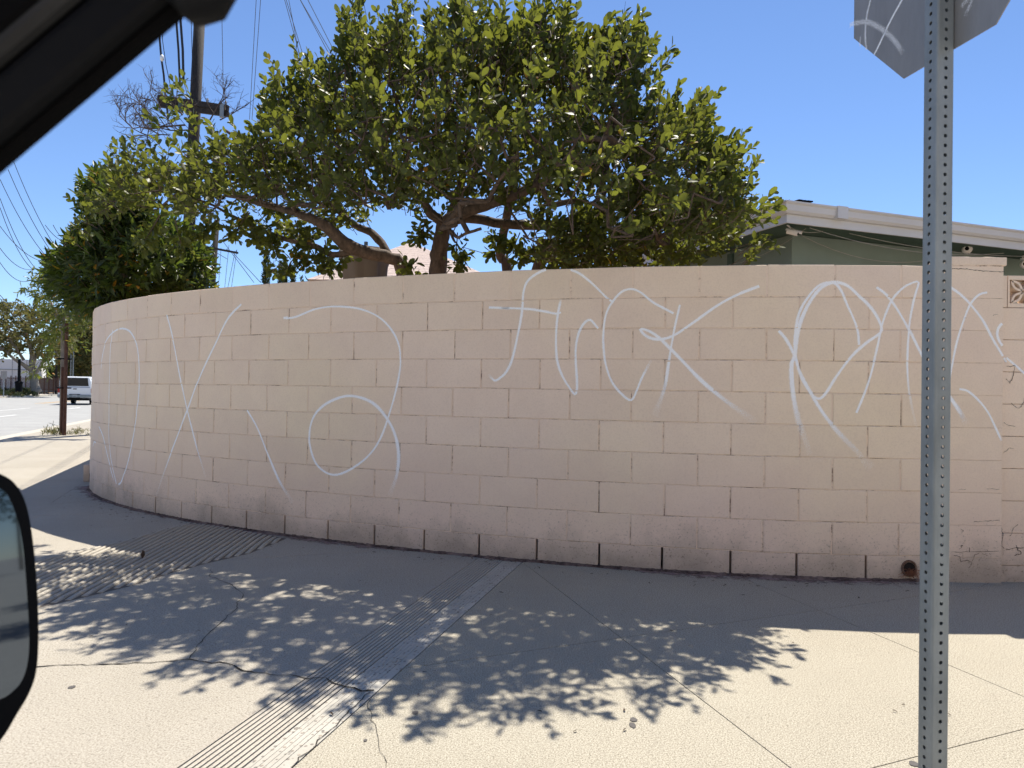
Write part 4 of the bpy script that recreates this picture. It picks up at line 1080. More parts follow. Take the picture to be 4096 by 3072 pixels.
for z0_, z1_, x0_, x1_ in ((1.235, 1.312, -.012, .021), (.905, .965, -.018, .020)):
    n = 9; pts_ = [(x0_+(x1_-x0_)*i/n, random.uniform(-.004, .004)) for i in range(n+1)]
    for i in range(n):
        hh = random.uniform(-.008, .004)
        for zz0, zz1 in ((z0_+pts_[i][1], z1_+hh),): lab.add([(HW+.0007, pts_[i][0], zz0), (HW+.0007, pts_[i+1][0], zz0), (HW+.0007, pts_[i+1][0], zz1), (HW+.0007, pts_[i][0], zz1)], [(0, 1, 2, 3)])
# sign plate
A = Vector((1.113, 2.077, HC+.918)); du = Vector((-.188, 1, 0)).normalized(); up_ = Vector((0, 0, 1)); e = .316
oc = [(-e/2, 0), (e/2, 0), (e/2+e*.7071, e*.7071), (e/2+e*.7071, e*1.7071), (e/2, e*2.4142), (-e/2, e*2.4142), (-e/2-e*.7071, e*1.7071), (-e/2-e*.7071, e*.7071)]
sign_c = A-du*e/2; nl = Vector((du.y, -du.x, 0))      # points away from the camera side (+X)
ci = post.matrix_world.inverted()
vs = [sign_c+du*x+up_*z for x, z in oc]+[sign_c+du*x+up_*z+nl*.0025 for x, z in oc]
def pchild(o): o.parent = post; o.matrix_parent_inverse = Matrix.LocRotScale(post.location, post.rotation_euler, None).inverted(); return o
pchild(mesh_obj('sign_back', vs, [tuple(range(8)), tuple(range(15, 7, -1))]+[(i, 8+i, 8+(i+1) % 8, (i+1) % 8) for i in range(8)], M['alu']))
pchild(mesh_obj('sign_face', [v+nl*.003 for v in vs[:8]], [tuple(range(7, -1, -1))], M['red']))
def sign_stroke(pts, w, op=1.0, fade=.1):
    C_ = catmull(pts); vs, uv, n = [], [], len(C_); P = []
    for c in C_:
        d = ray(c.x, c.y); t = (sign_c-Vector((0, 0, HC))).dot(nl)/d.dot(nl); P.append(Vector((0, 0, HC))+d*t-nl*.0012)
    for i, p in enumerate(P):
        t = (P[min(i+1, n-1)]-P[max(0, i-1)]).normalized(); s_ = nl.cross(t); u = i/(n-1); o_ = op*min(1, u/.05+.3, (1-u)/fade if fade else 1)
        vs += [p-s_*w/2, p, p+s_*w/2]; uv += [(0, o_), (.5, o_), (1, o_)]
    fs = [f for i in range(n-1) for f in ((3*i, 3*i+1, 3*i+4, 3*i+3), (3*i+1, 3*i+2, 3*i+5, 3*i+4))]
    ob = mesh_obj('paint_stroke', vs, fs, M['spray']); ul = ob.data.uv_layers.new(name='uv')
    for lp in ob.data.loops: ul.data[lp.index].uv = uv[lp.vertex_index]
    pchild(ob)
sg = lambda L: [(3300+x*.3617, y*.3617) for x, y in L]
sign_stroke(sg([(880, -60), (855, 0), (760, 170), (670, 350), (600, 500), (548, 605)]), .011, .9, 0)
sign_stroke(sg([(520, -60), (500, 30), (465, 180), (450, 340), (452, 450), (465, 550)]), .011, .6, 0)
sign_stroke(sg([(275, 280), (340, 258), (430, 242), (500, 252), (600, 300), (700, 375), (790, 470), (865, 590)]), .020, .5, .1)
sign_stroke(sg([(396, 395), (392, 450), (390, 510)]), .008, .5, 0)
sign_stroke(sg([(1640, -40), (1610, 50), (1552, 175)]), .014, .4, .3)
sign_stroke(sg([(1600, -30), (1540, 40), (1510, 80)]), .018, .35, .3)

# ------------------------------------------------------------------ the green house behind the wall
ZE = at(3148, 893, 6.5).z; E0 = at(3148, 893, 6.5).xy
d_ = ray(4096, 1003); eu = ((d_*((ZE-HC)/d_.z)).xy-E0).normalized(); ev = Vector((-eu.y, eu.x))
house = empty('green_house', (2.9, 7.1, 0), label='low green stucco house with white gutters behind the wall on the right', cat='house')
def hc(o): o.parent = house; o.location = -house.location; return o
def hp3(a, b, z): p = E0+eu*a+ev*b; return Vector((p.x, p.y, z))
W_, D_ = 11.0, 8.0; ov = .45
def hbox(a0, a1, b0, b1, z0, z1):
    vs = [hp3(a, b, z) for z in (z0, z1) for a, b in ((a0, b0), (a1, b0), (a1, b1), (a0, b1))]
    return vs, [(0, 3, 2, 1), (4, 5, 6, 7), (0, 1, 5, 4), (1, 2, 6, 5), (2, 3, 7, 6), (3, 0, 4, 7)]
hc(MB().add(*hbox(ov, W_-ov, ov, D_-ov, 0, ZE+.03)).build('wall', M['green']))
hc(MB().add(*hbox(.03, W_-.03, .03, D_-.03, ZE+.035, ZE+.055)).build('eave_soffit', M['dkgreen']))
# fascia and gutter on the two sides in view (and the other two)
def run(prof, name, mat, par=house):
    """sweep (out, z) profile around the eave with mitred corners"""
    m = MB(); cs = [(0, 0), (W_, 0), (W_, D_), (0, D_)]; sg_ = [(-1, -1), (1, -1), (1, 1), (-1, 1)]; n = len(prof); vs = []
    for (a, b), (sa, sb) in zip(cs, sg_):
        for o_, z in prof: vs.append(hp3(a+sa*o_, b+sb*o_, z))
    fs = [((k*n+i), ((k+1) % 4)*n+i, ((k+1) % 4)*n+(i+1) % n, k*n+(i+1) % n) for k in range(4) for i in range(n)]
    return hc(m.add(vs, fs).build(name, mat))
run([(0, ZE), (.022, ZE), (.022, ZE+.15), (0, ZE+.15)], 'fascia', M['gutter'])
run([(.024, ZE+.075), (.055, ZE+.078), (.075, ZE+.10), (.082, ZE+.15), (.10, ZE+.165), (.10, ZE+.178), (.09, ZE+.178), (.08, ZE+.165), (.05, ZE+.10), (.024, ZE+.165)], 'gutter', M['gutter'])
# hip roof
zr = ZE+.172; sl = .338; rh = D_/2*sl
R0, R1 = hp3(D_/2, D_/2, zr+rh), hp3(W_-D_/2, D_/2, zr+rh); ex = -.03
c4 = [hp3(ex, ex, zr), hp3(W_-ex, ex, zr), hp3(W_-ex, D_-ex, zr), hp3(ex, D_-ex, zr)]
hc(MB().add(c4+[R0, R1], [(0, 1, 5, 4), (1, 2, 5), (2, 3, 4, 5), (3, 0, 4), (3, 2, 1, 0)]).build('roof', M['shingle']))
# shingle courses: butt edges, a row of tabs at the eave with uneven drips
m = MB()
for k in range(14):
    for side_ in range(2):
        b = .02+k*.14; zz = zr+b*sl
        n = int(W_/.3) if side_ == 0 else int(D_/.3)
        for i in range(n):
            a = b+i*.3; lim = (W_ if side_ == 0 else D_)-b
            if a+.3 > lim: break
            dz = random.uniform(0, .004); db = random.uniform(-.006, .006)
            f = (lambda a_, b_, z_: hp3(a_, b_, z_)) if side_ == 0 else (lambda a_, b_, z_: hp3(b_, a_, z_))
            V = [f(a+.003, b+db-.03, zz-.012), f(a+.297, b+db-.03, zz-.012), f(a+.297, b+.14, zz+.14*sl), f(a+.003, b+.14, zz+.14*sl)]
            V += [v+Vector((0, 0, .014+dz)) for v in V]
            fs = [(4, 5, 6, 7), (0, 1, 5, 4), (1, 2, 6, 5), (3, 0, 4, 7)]
            m.add(V, fs if side_ == 0 else [tuple(reversed(q_)) for q_ in fs])
hc(m.build('shingles', M['shingle'], kind='stuff'))
# gutter joint sleeve, downspout outlet, trims, wires
hc(MB().add(*hbox(.48, .60, -.106, -.02, ZE+.072, ZE+.184)).build('gutter_joiner', M['gutter']))
g0 = MB(); g0.add(*hbox(-.085, -.03, 2.05, 2.16, ZE-.10, ZE+.09)); hc(g0.build('downspout_outlet', M['gutter']))
hc(MB().add(*hbox(ov-.03, ov+.0, ov+.9, ov+.98, 1.2, ZE)).build('corner_conduit', M['dkgreen']))
tr = MB(); tr.add(*hbox(ov-.02, ov-.002, ov+2.0, ov+5.5, ZE-.42, ZE-.36)); tr.add(*hbox(ov-.02, ov-.002, ov+2.0, ov+2.07, 1.4, ZE-.36)); hc(tr.build('wall_trim', M['dkgreen']))
hc(MB().add(*hbox(ov+.12, ov+.32, ov-.03, ov-.002, 1.9, 2.07)).build('wall_vent', M['blackp']))
m = MB()
def sag(a, b, s_, n=10): return [a.lerp(b, i/n)-Vector((0, 0, s_*4*(i/n)*(1-i/n))) for i in range(n+1)]
m.tube(sag(hp3(.5, .38, ZE+.01), hp3(2.5, .38, ZE-.02), .16), .0035, 5); m.tube(sag(hp3(.3, .05, ZE-.004), hp3(2.9, .1, ZE-.02), .10), .003, 5)
m.tube(sag(hp3(.8, .08, ZE-.004), hp3(3.2, .1, ZE-.03), .05), .003, 5); m.tube(sag(hp3(.12, .1, ZE-.004), hp3(.5, .1, ZE-.004), .03), .003, 5)
m.tube(sag(hp3(3.2, .1, ZE-.03), hp3(4.6, .2, ZE-.02), .05), .003, 5)
m.tube(sag(hp3(.3, .1, ZE), hp3(.42, 1.4, ZE-.12), .06), .003, 5)
hc(m.build('cables', simple('grey_cable', srgb(150, 150, 146), .6)))
hc(MB().tube([hp3(.42, ov+2.4, ZE-.02), hp3(.40, ov+2.0, ZE-.2), hp3(.41, ov+1.7, ZE-.6), hp3(.41, ov+1.6, 1.5)], .012, 6).build('black_cable', M['wire']))

def camera_thing(label, loc, yaw, pitch, L=.10, r=.026, cap=True):
    t = empty('security_camera', tuple(loc), yaw, label=label, cat='security camera')
    Mx = Matrix.Rotation(pitch, 4, 'Y'); b = MB()
    b.tube([Mx @ Vector((0, 0, 0)), Mx @ Vector((L, 0, 0))], [r*.9, r], 14); b.build('body', M['whitep'], t, smooth=False)
    b = MB(); n = 9; vs = []
    for x in (-.01, L+.03):
        for i in range(n): an = math.pi*i/(n-1); vs.append(Mx @ Vector((x, r*1.12*math.cos(an), r*.1+r*1.02*math.sin(an))))
    b.add(vs, [(i, i+1, n+i+1, n+i) for i in range(n-1)]); b.build('sun_shield', M['whitep'], t)
    b = MB(); b.tube([Mx @ Vector((L+.0015, 0, 0)), Mx @ Vector((L+.006, 0, 0))], r*.72, 14); b.build('lens', M['glass'], t)
    b = MB(); b.tube([(.03, 0, r*.8), (.02, 0, .04), (0, 0, .06)], .008, 8); b.tube([(0, 0, .058), (0, 0, .066)], .022, 12); b.build('bracket', M['whitep'], t); return t
camera_thing('white bullet security camera under the corner of the white eave', at(3148, 925, 6.72), -.55, .3)
def dome(label, loc, yaw):
    t = empty('security_camera', tuple(loc), yaw, label=label, cat='security camera')
    MB().add(*icos((0, 0, 0), (.052, .052, .05), 2)).build('body', M['whitep'], t, smooth=True)
    MB().tube([(.030, 0, 0), (.056, 0, -.002)], .032, 14).build('lens_ring', M['whitep'], t)
    MB().tube([(.050, 0, -.002), (.058, 0, -.002)], .020, 14).build('lens', M['glass'], t)
    b = MB(); b.tube([(0, 0, .045), (0, 0, .10)], .028, 12); b.tube([(-.01, 0, .055), (-.01, 0, .07)], .045, 12); b.build('mount', M['whitep'], t)
p1 = hp3(0, 0, 0)
q1 = at(3868, 997, 7.6); q2 = at(4100, 1058, 7.95)
dome('round white dome camera under the eave, just right of the metal post', q1, math.atan2(-q1.y, -q1.x))
dome('white dome camera cut off by the right edge of the picture', q2, math.atan2(-q2.y, -q2.x))

# ------------------------------------------------------------------ hip-roofed house far behind, grey canvas cover
far = empty('hip_roofed_house', (-2.8, 22, 0), label='pinkish shingle hip roof showing behind the tree trunks', cat='house')
def fc(o): o.parent = far; o.location = -far.location; return o
ap = at(1640, 975, 22); bl = at(1215, 1130, 19); br = at(2010, 1092, 19)
zb = 4.0; x0, x1 = -5.4, -.25
fc(MB().box((x0+.4, 19.3, 0), (x1-.4, 27, zb)).build('wall', simple('pinkish_stucco', srgb(176, 158, 146), .9, var=.06)))
fc(MB().add([(x0, 18.9, zb), (x1, 18.9, zb), (x1, 27.4, zb), (x0, 27.4, zb), (ap.x-.05, 22.3, ap.z+.1), (ap.x+.05, 24.0, ap.z+.1)], [(0, 1, 4), (1, 2, 5, 4), (2, 3, 5), (3, 0, 4, 5), (3, 2, 1, 0)]).build('roof', M['roofp']))
m = MB()
for k in range(18):     # shingle courses on the slope in view
    t0, t1 = k/18, (k+1)/18
    def rp(s_, t): 
        a = Vector((x0+(x1-x0)*s_, 18.9, zb)); return a.lerp(Vector((ap.x, 22.3, ap.z+.1)), t)
    n = 24
    for i in range(n):
        V = [rp(i/n+.001, t0), rp((i+1)/n-.001, t0), rp((i+1)/n-.001, t1), rp(i/n+.001, t1)]
        up2 = Vector((0, -.004, random.uniform(.004, .009))); V2 = [V[0]+up2, V[1]+up2, V[2]+Vector((0, 0, .004)), V[3]+Vector((0, 0, .004))]
        m.add(V+V2, [(4, 5, 6, 7), (0, 1, 5, 4)])
fc(m.build('shingles', M['roofp'], kind='stuff'))
cv = empty('canvas_cover', tuple(at(1462, 1090, 7.3).xy)+(0,), label='grey canvas cover hanging in folds behind the wall, under the tree', cat='canvas cover')
m = MB(); vs = []; n = 40; lv = [(0, .23), (1.0, .22), (1.9, .205), (2.2, .20), (2.38, .215), (2.48, .25), (2.56, .24), (2.6, .02)]
for z, r_ in lv:
    for i in range(n): a = 6.2832*i/n; rr = r_*(1+.07*math.sin(a*7+z)+.04*math.sin(a*13)); vs.append((rr*math.cos(a), rr*math.sin(a)*.8, z))
m.add(vs, [(k*n+i, k*n+(i+1) % n, (k+1)*n+(i+1) % n, (k+1)*n+i) for k in range(len(lv)-1) for i in range(n)])
m.build('canvas', M['canvas'], cv, smooth=True)
MB().tube([(0, 0, 0), (0, 0, 2.64)], .02, 8).build('pole', M['galv'], cv)

# ------------------------------------------------------------------ main road: markings, far kerb, planting bed
def rpt(c, t, z): v = rn*c+rd*t; return (v.x, v.y, z)
roadmk = empty('road_markings', kind='structure')
def strip(c, w_, t0, t1, z=-.126, drift=0.0):
    n = max(2, int((t1-t0)/2)); vs = []
    for i in range(n+1):
        t = t0+(t1-t0)*i/n; vs += [rpt(c-w_/2, t, z), rpt(c+w_/2, t, z)]
    return vs, [(2*i, 2*i+1, 2*i+3, 2*i+2) for i in range(n)]
mesh_obj('gutter_pan', *strip(-5.35, .6, -4, 200, -.1262), M['kerb'], roadmk)
for t in np.arange(8, 190, 12.2): mesh_obj('lane_dash', *strip(-9.15, .13, t, t+3.1), M['white_line'], roadmk)
mesh_obj('yellow_line', *strip(-13.25, .14, 57, 200), M['yellow_line'], roadmk)
mesh_obj('yellow_line', *strip(-13.6, .14, 57, 200), M['yellow_line'], roadmk)
mesh_obj('edge_line', *strip(-11.2, .10, -2, 46), M['white_line'], roadmk)
FB = empty('planting_bed', kind='structure')
CF = -21.4
bed = [rpt(CF, 20, 0)[:2], rpt(CF, 260, 0)[:2], rpt(-150, 260, 0)[:2], rpt(-150, 20, 0)[:2]]
MB().prism([rpt(CF, 20, 0)[:2], rpt(CF-.18, 20, 0)[:2], rpt(CF-.18, 260, 0)[:2], rpt(CF, 260, 0)[:2]], -.2, .03).build('bed_kerb', M['kerb'], FB)
MB().prism([rpt(CF-.181, 20, 0)[:2], rpt(CF-4, 20, 0)[:2], rpt(CF-4, 260, 0)[:2], rpt(CF-.181, 260, 0)[:2]], -.2, .02).build('bed_walk', simple('pale_gravel', srgb(186, 178, 164), .95, var=.2, scale=5), FB)
# raised soil mound
m = MB(); vs = []; N_ = 60; prof = ((-4.0, .0), (-5, .32), (-7, .42), (-40, .42))
for i in range(N_+1):
    t = 20+240*i/N_
    for c, z in prof: vs.append(rpt(CF+c, t, z*random.uniform(.85, 1.1)))
m.add(vs, [(i*4+k, (i+1)*4+k, (i+1)*4+k+1, i*4+k+1) for i in range(N_) for k in range(3)])
m.build('bed_soil', M['dirt'], FB)
# low shrubs in the bed, each its own plant
def shrub(loc, r_, h_, n, mat, lab, grp, seed):
    rg = np.random.default_rng(seed); t = empty('shrub', tuple(loc), label=lab, cat='shrub', group=grp)
    P = rg.normal(size=(n, 3)); P /= np.linalg.norm(P, axis=1, keepdims=True); P *= rg.uniform(.4, 1, n)[:, None]**.5; P[:, 2] = np.abs(P[:, 2])
    P = P*np.array([r_, r_, h_])+np.array(loc); D_ = P-np.array(loc)+rg.normal(size=P.shape)*.2*r_
    leaf_mass('foliage', leaf_frames(P, D_, 4, np.full(n, r_*.3), r_*.28, rg), mat, t, .5, None, rg); return t
k = 0
SHL = ['bushy green shrub just left of the pickup truck', 'second bushy shrub left of the pickup truck', 'tall rounded shrub right of the sycamore', 'green shrub close on the right of the sycamore trunk', 'dense shrub touching the foot of the sycamore trunk', 'small shrub in front of the sycamore trunk', 'low shrub left of the sycamore trunk', 'dark clump midway between litter bin and sycamore', 'small clump near the kerb, left of the sycamore', 'small clump just right of the litter bin', 'small clump just left of the litter bin', 'dusty clump beside the thin sign post', 'tiny clump near the kerb at the far left', 'leftmost tiny clump by the kerb in view', 'tiny tuft at the kerb below the sycamore', 'tiny tuft at the kerb below the litter bin', 'clump at the very left edge of the bed']
for px, py, r_, h_ in ((255, 1552, .8, 1.0), (232, 1553, .8, .8), (210, 1556, 1.0, 1.1), (190, 1557, .8, .9), (172, 1560, .9, 1.0), (150, 1568, .6, .6), (128, 1563, .7, .55), (108, 1562, .8, .8), (100, 1572, .5, .5), (84, 1574, .6, .45), (62, 1572, .55, .4), (45, 1566, .6, .5), (30, 1574, .55, .4), (12, 1578, .5, .4), (128, 1578, .4, .35), (75, 1580, .35, .3), (-20, 1572, .6, .5)):
    loc = gp(px, py+7, .0); sc = loc.length/75
    shrub(Vector((loc.x, loc.y, .05)), r_*sc, h_*sc, 170, M['leafd'], SHL[k], 'low shrubs in the bed across the road', 100+k); k += 1

# ------------------------------------------------------------------ white warehouse, fence, hedge
def atz(px, Y, z): d = ray(px, 1545); return Vector((d.x*Y/d.y, Y, z))
wh = empty('warehouse', tuple(at(60, 1540, 95).xy)+(0,), label='long white flat-roofed warehouse behind the fence across the road', cat='warehouse')
def whc(o): o.parent = wh; o.location = -wh.location; return o
wr = atz(162, 92, 0); wl = atz(-500, 84, 0); wtop = at(162, 1440, 92).z
dv = (wl-wr).normalized(); bk = Vector((dv.y, -dv.x, 0)); bk = bk if bk.y > 0 else -bk
L_ = (wl-wr).length
def wpt(a, b, z): p = wr+dv*a+bk*b; return Vector((p.x, p.y, z))
vs = [wpt(a, b, z) for z in (0, wtop) for a, b in ((0, 0), (L_, 0), (L_, 20), (0, 20))]
whc(MB().add(vs, [(0, 3, 2, 1), (4, 5, 6, 7), (0, 1, 5, 4), (1, 2, 6, 5), (2, 3, 7, 6), (3, 0, 4, 7)]).build('wall', simple('white_warehouse_paint', srgb(246, 246, 244), .7, var=.02, scale=.5)))
m = MB()
for a in np.arange(1.5, L_, 1.5): p = wpt(a, -.03, 0); m.tube([(p.x, p.y, 0), (p.x, p.y, wtop)], .03, 4)
whc(m.build('panel_seams', simple('seam_grey', srgb(180, 182, 184), .6), kind='stuff'))
whc(MB().tube([wpt(-.02, -.06, wtop-1.3), wpt(L_, -.06, wtop-1.3)], .05, 4).build('band', simple('band_grey', srgb(150, 150, 150), .6)))
fence = empty('picket_fence', tuple(at(100, 1550, 82).xy)+(0,), label='long dark metal picket fence in front of the white warehouse', cat='fence')
m = MB(); f0, f1 = atz(232, 84, 0), atz(-300, 74, 0); n = 260
fz = .45
def fcx(o): o.parent = fence; o.location = -fence.location; return o
pk = None
for i in range(n+1):
    p = f0.lerp(f1, i/n)
    if i % 10 == 0: fcx(MB().tube([(p.x, p.y, fz-.4), (p.x, p.y, fz+1.65)], .05, 4).build('fence_post', M['stake']))
    else: m.tube([(p.x, p.y, fz), (p.x, p.y, fz+1.5)], .014, 3)
fcx(m.build('pickets', M['stake'], kind='stuff'))
fcx(MB().tube([f0+Vector((0, 0, fz+.15)), f1+Vector((0, 0, fz+.15))], .03, 4).build('rail', M['stake'])); fcx(MB().tube([f0+Vector((0, 0, fz+1.3)), f1+Vector((0, 0, fz+1.3))], .03, 4).build('rail', M['stake']))
# brown board fence and dark hedge between the warehouse and the truck
bf_ = empty('board_fence', tuple(at(200, 1550, 88).xy)+(0,), label='weathered brown board fence behind the shrubs, left of the truck', cat='fence')
a, b = atz(160, 88, 0), atz(420, 100, 0)
for i in range(60):
    p, q_ = a.lerp(b, i/60), a.lerp(b, (i+.9)/60); h_ = 1.95+random.uniform(-.04, .04)
    o = MB().add([p+Vector((0, 0, .2)), q_+Vector((0, 0, .2)), q_+Vector((0, 0, h_)), p+Vector((0, 0, h_)), p+Vector((0, .05, .2)), q_+Vector((0, .05, .2)), q_+Vector((0, .05, h_)), p+Vector((0, .05, h_))], [(0, 1, 2, 3), (7, 6, 5, 4), (3, 2, 6, 7), (0, 3, 7, 4), (1, 5, 6, 2)]).build('board', simple('grey_brown_board', srgb(138, 126, 114), .9, var=.15) if i == 0 else bpy.data.materials['grey_brown_board'])
    o.parent = bf_; o.location = -bf_.location

# ------------------------------------------------------------------ trees across the road
def far_tree(name, base, limbs, poly, Y, T, n, leafL, mat, brk, lab, seed, cat='tree', edge=60, grp=None, w_=.8):
    rg = np.random.default_rng(seed); t = empty(name, tuple(base), label=lab, cat=cat, group=grp); sd_ = []
    for P_, rad, nm in limbs: sd_ += [tuple(p) for p in limb(t, P_, rad, brk, nm)]
    C_ = fill(poly, n, lambda px, py: Y+0*px, T, rg, edge=edge); low = C_[::max(1, n//160)]
    bp_, bq, bn = grow(sd_[len(sd_)//4:], low, rg); branch_mesh(bp_, bq, bn, 'branches', brk, t, .012*Y/75+.002, .16*Y/75)
    D_ = norm(rg.normal(size=C_.shape)+np.array([0, 0, .5]))
    leaf_mass('crown', leaf_frames(C_, D_, 5, np.full(n, leafL*1.6), leafL, rg, spread=1), mat, t, w_, None, rg); return t
sy = at(140, 1560, 76)
far_tree('sycamore_tree', (sy.x, sy.y, .4), [([at(148, 1572, 76), at(138, 1530, 76), at(132, 1490, 76), at(128, 1470, 76)], [.5, .42, .38, .34], 'trunk'), ([at(130, 1482, 76), at(95, 1460, 75), at(50, 1430, 74), at(20, 1400, 74)], [.28, .2, .14, .08], 'limb'),
    ([at(134, 1500, 76), at(160, 1470, 76), at(175, 1430, 77)], [.22, .17, .1], 'limb'), ([at(129, 1475, 76), at(125, 1400, 76), at(100, 1330, 76), at(80, 1260, 76)], [.3, .22, .14, .06], 'limb'), ([at(129, 1475, 76), at(150, 1400, 77), at(190, 1330, 77)], [.22, .15, .06], 'limb'),
    ([at(95, 1440, 76), at(40, 1360, 75), at(0, 1320, 75)], [.16, .1, .05], 'limb')],
    [(-260, 1500), (-260, 1230), (-80, 1195), (20, 1215), (60, 1210), (110, 1230), (170, 1215), (230, 1240), (290, 1280), (300, 1400), (260, 1440), (200, 1450), (165, 1430), (120, 1400), (60, 1415), (20, 1430), (-60, 1440)],
    76, 4.2, 2100, .34, M['leafs'], M['barkg'], 'big sycamore with a pale trunk and browning leaves in the bed across the road', 31)
far_tree('sycamore_tree', tuple(at(330, 1540, 95).xy)+(.2,), [([atz(325, 95, 0), at(325, 1500, 95), at(322, 1440, 95)], [.4, .35, .3], 'trunk'), ([at(322, 1440, 95), at(300, 1380, 95), at(290, 1330, 95)], [.2, .15, .08], 'limb'), ([at(322, 1440, 95), at(350, 1380, 95), at(360, 1320, 95)], [.2, .15, .08], 'limb')],
    [(235, 1500), (230, 1400), (255, 1330), (300, 1270), (350, 1250), (430, 1260), (480, 1350), (470, 1480), (400, 1515), (330, 1500), (280, 1505)], 95, 5, 2600, .40, M['leafs'], M['barkg'], 'browning sycamore standing beyond the pickup truck', 32)
far_tree('hedge_tree', tuple(at(205, 1540, 104).xy)+(.2,), [([atz(205, 104, 0), at(205, 1510, 104)], [.3, .2], 'trunk')], [(120, 1545), (165, 1490), (200, 1475), (260, 1480), (330, 1500), (420, 1500), (420, 1560), (120, 1560)], 104, 3, 1900, .42, M['leafd'], M['bark'], 'dark hedge-like tree mass between the warehouse and the truck', 33)
far_tree('street_conifer', tuple(at(300, 1540, 112).xy)+(.2,), [([atz(290, 112, 0), at(290, 1440, 112)], [.4, .2], 'trunk')], [(240, 1540), (250, 1420), (290, 1370), (340, 1390), (400, 1420), (400, 1540)], 112, 4, 1700, .5, M['leafd'], M['bark'], 'dark green tree furthest down the road behind the truck', 34)

# cypress tops showing under the crown
for px, w_, ty, Y, s_ in ((1062, 24, 990, 60, 1), (1121, 17, 1060, 62, 2), (1138, 15, 1056, 66, 3), (1170, 16, 1075, 66, 4)):
    rg = np.random.default_rng(50+s_); t = empty('cypress_tree', tuple(at(px, 1200, Y).xy)+(0,), label={1: 'tallest slim dark cypress seen under the tree left of the canvas cover', 2: 'short cypress tip just right of the tall slim cypress', 3: 'second of the short cypress tips above the wall', 4: 'rightmost short cypress tip above the wall'}[s_], cat='cypress tree')
    top = at(px, ty, Y).z; n = 900; r_ = w_/2900*Y/2; z = rg.uniform(0, 1, n)**.8*top; rr = r_*np.minimum(1, (top-z)/ (top*.12))**.6*np.sqrt(rg.uniform(.2, 1, n)); a_ = rg.uniform(0, 6.28, n)
    P = np.stack([t.location.x+rr*np.cos(a_), t.location.y+rr*np.sin(a_), z], 1)
    o = MB().tube([(0, 0, 0), (0, 0, top*.9)], [r_*.5, .03], 6).build('trunk', M['bark'], t)
    leaf_mass('foliage', leaf_frames(P, np.tile([0, 0, 1.], (n, 1))+rg.normal(size=(n, 3))*.2, 4, np.full(n, .3), .28, rg, spread=.4), M['leafd'], t, .4, None, rg)

# ------------------------------------------------------------------ young street tree with stakes
stt = empty('street_tree', tuple(gp(250, 1738).xy)+(0,), label='young staked street tree with drooping leaves beside the kerb, left of the wall', cat='tree')
YS = gp(250, 1738).y
tb = at(247, 1738, YS+.05); tb.z = 0
sds = []
for P_, rad, nm in (([tb, at(248, 1600, YS), at(250, 1450, YS), at(252, 1330, YS), at(256, 1255, YS)], [.06, .05, .045, .04, .035], 'trunk'),
    ([at(256, 1275, YS), at(262, 1200, YS), at(258, 1120, YS), at(250, 1060, YS)], [.03, .022, .015, .007], 'limb'), ([at(256, 1270, YS), at(275, 1225, YS), at(300, 1180, YS-.2), at(330, 1130, YS-.3)], [.026, .02, .013, .006], 'limb'),
    ([at(254, 1290, YS), at(215, 1230, YS), at(180, 1180, YS+.2), at(140, 1110, YS+.3)], [.02, .015, .01, .005], 'limb'), ([at(258, 1270, YS), at(300, 1262, YS-.2), at(350, 1270, YS-.3)], [.018, .012, .005], 'limb'),
    ([at(253, 1300, YS), at(225, 1270, YS+.2), at(200, 1200, YS+.2), at(195, 1110, YS+.2)], [.016, .012, .008, .004], 'limb')):
    sds += [tuple(p) for p in limb(stt, P_, rad, M['barkg'], nm)]
rg = np.random.default_rng(61)
tp_ = [(130, 1100), (160, 1090), (200, 1060), (240, 1040), (300, 1060), (370, 1100), (380, 1200), (360, 1290), (320, 1330), (270, 1350), (240, 1330), (215, 1360), (190, 1330), (185, 1250), (150, 1220), (120, 1170)]
SP = fill(tp_, 330, lambda px, py: YS+0*px, .7, rg, edge=80); bp_, bq, bn = grow(sds[10:], SP[::3], rg); branch_mesh(bp_, bq, bn, 'branches', M['barkg'], stt, .004, .02)
sh2 = np.concatenate([SP, np.array([tuple(at(px+random.gauss(0, 6), py, YS+random.uniform(-.3, .3))) for px, py in ((205, 1370), (200, 1400), (190, 1440), (180, 1470), (150, 1480), (140, 1495), (195, 1420), (215, 1340), (100, 1160), (112, 1150), (300, 1370), (310, 1380)) for _ in range(3)])])
leaf_mass('foliage', leaf_frames(sh2, rg.normal(size=sh2.shape)*.6+np.array([0, 0, -.1]), 7, np.full(len(sh2), .22), .15, rg, spread=.8, droop=.45), leaf_mat('willowy_leaf', (.05, .075, .02, 1), (.14, .17, .04, 1), (.30, .34, .05, 1), tw=.35), stt, .34, None, rg)
for i, (px, ty, Yo, lab_) in enumerate(((257, 1293, -.22, 'taller red-brown wooden stake of the young street tree'), (245, 1468, -.14, 'shorter wooden stake on the road side of the young street tree'))):
    bs = at(px, 1740, YS+Yo); bs.z = 0; tz = at(px, ty, YS+Yo).z; r_ = .040 if i == 0 else .034
    s_ = empty('tree_stake', tuple(bs), label=lab_, cat='tree stake'); MB().tube([(0, 0, -.05), (.004, 0, tz*.5), (.0, 0, tz)], [r_, r_*.97, r_*.95], 10).build('pole', M['stake'], s_)
    if i == 0:
        for zt in (1.75, 1.08): 
            m = MB(); n = 16; P = [Vector((-.10+.14*math.cos(6.2832*k/n), .1+.16*math.sin(6.2832*k/n), zt)) for k in range(n+1)]; m.tube(P, .016, 5); m.build('rubber_tie', M['trim'], s_)
wd = MB()
weeds = empty('weeds', tuple(gp(235, 1735).xy)+(0,), kind='stuff')
wp = np.array([(*gp(random.choice((random.gauss(205, 20), random.gauss(235, 22), random.gauss(330, 30))), random.gauss(1732, 7)).xy, .0) for _ in range(100)])
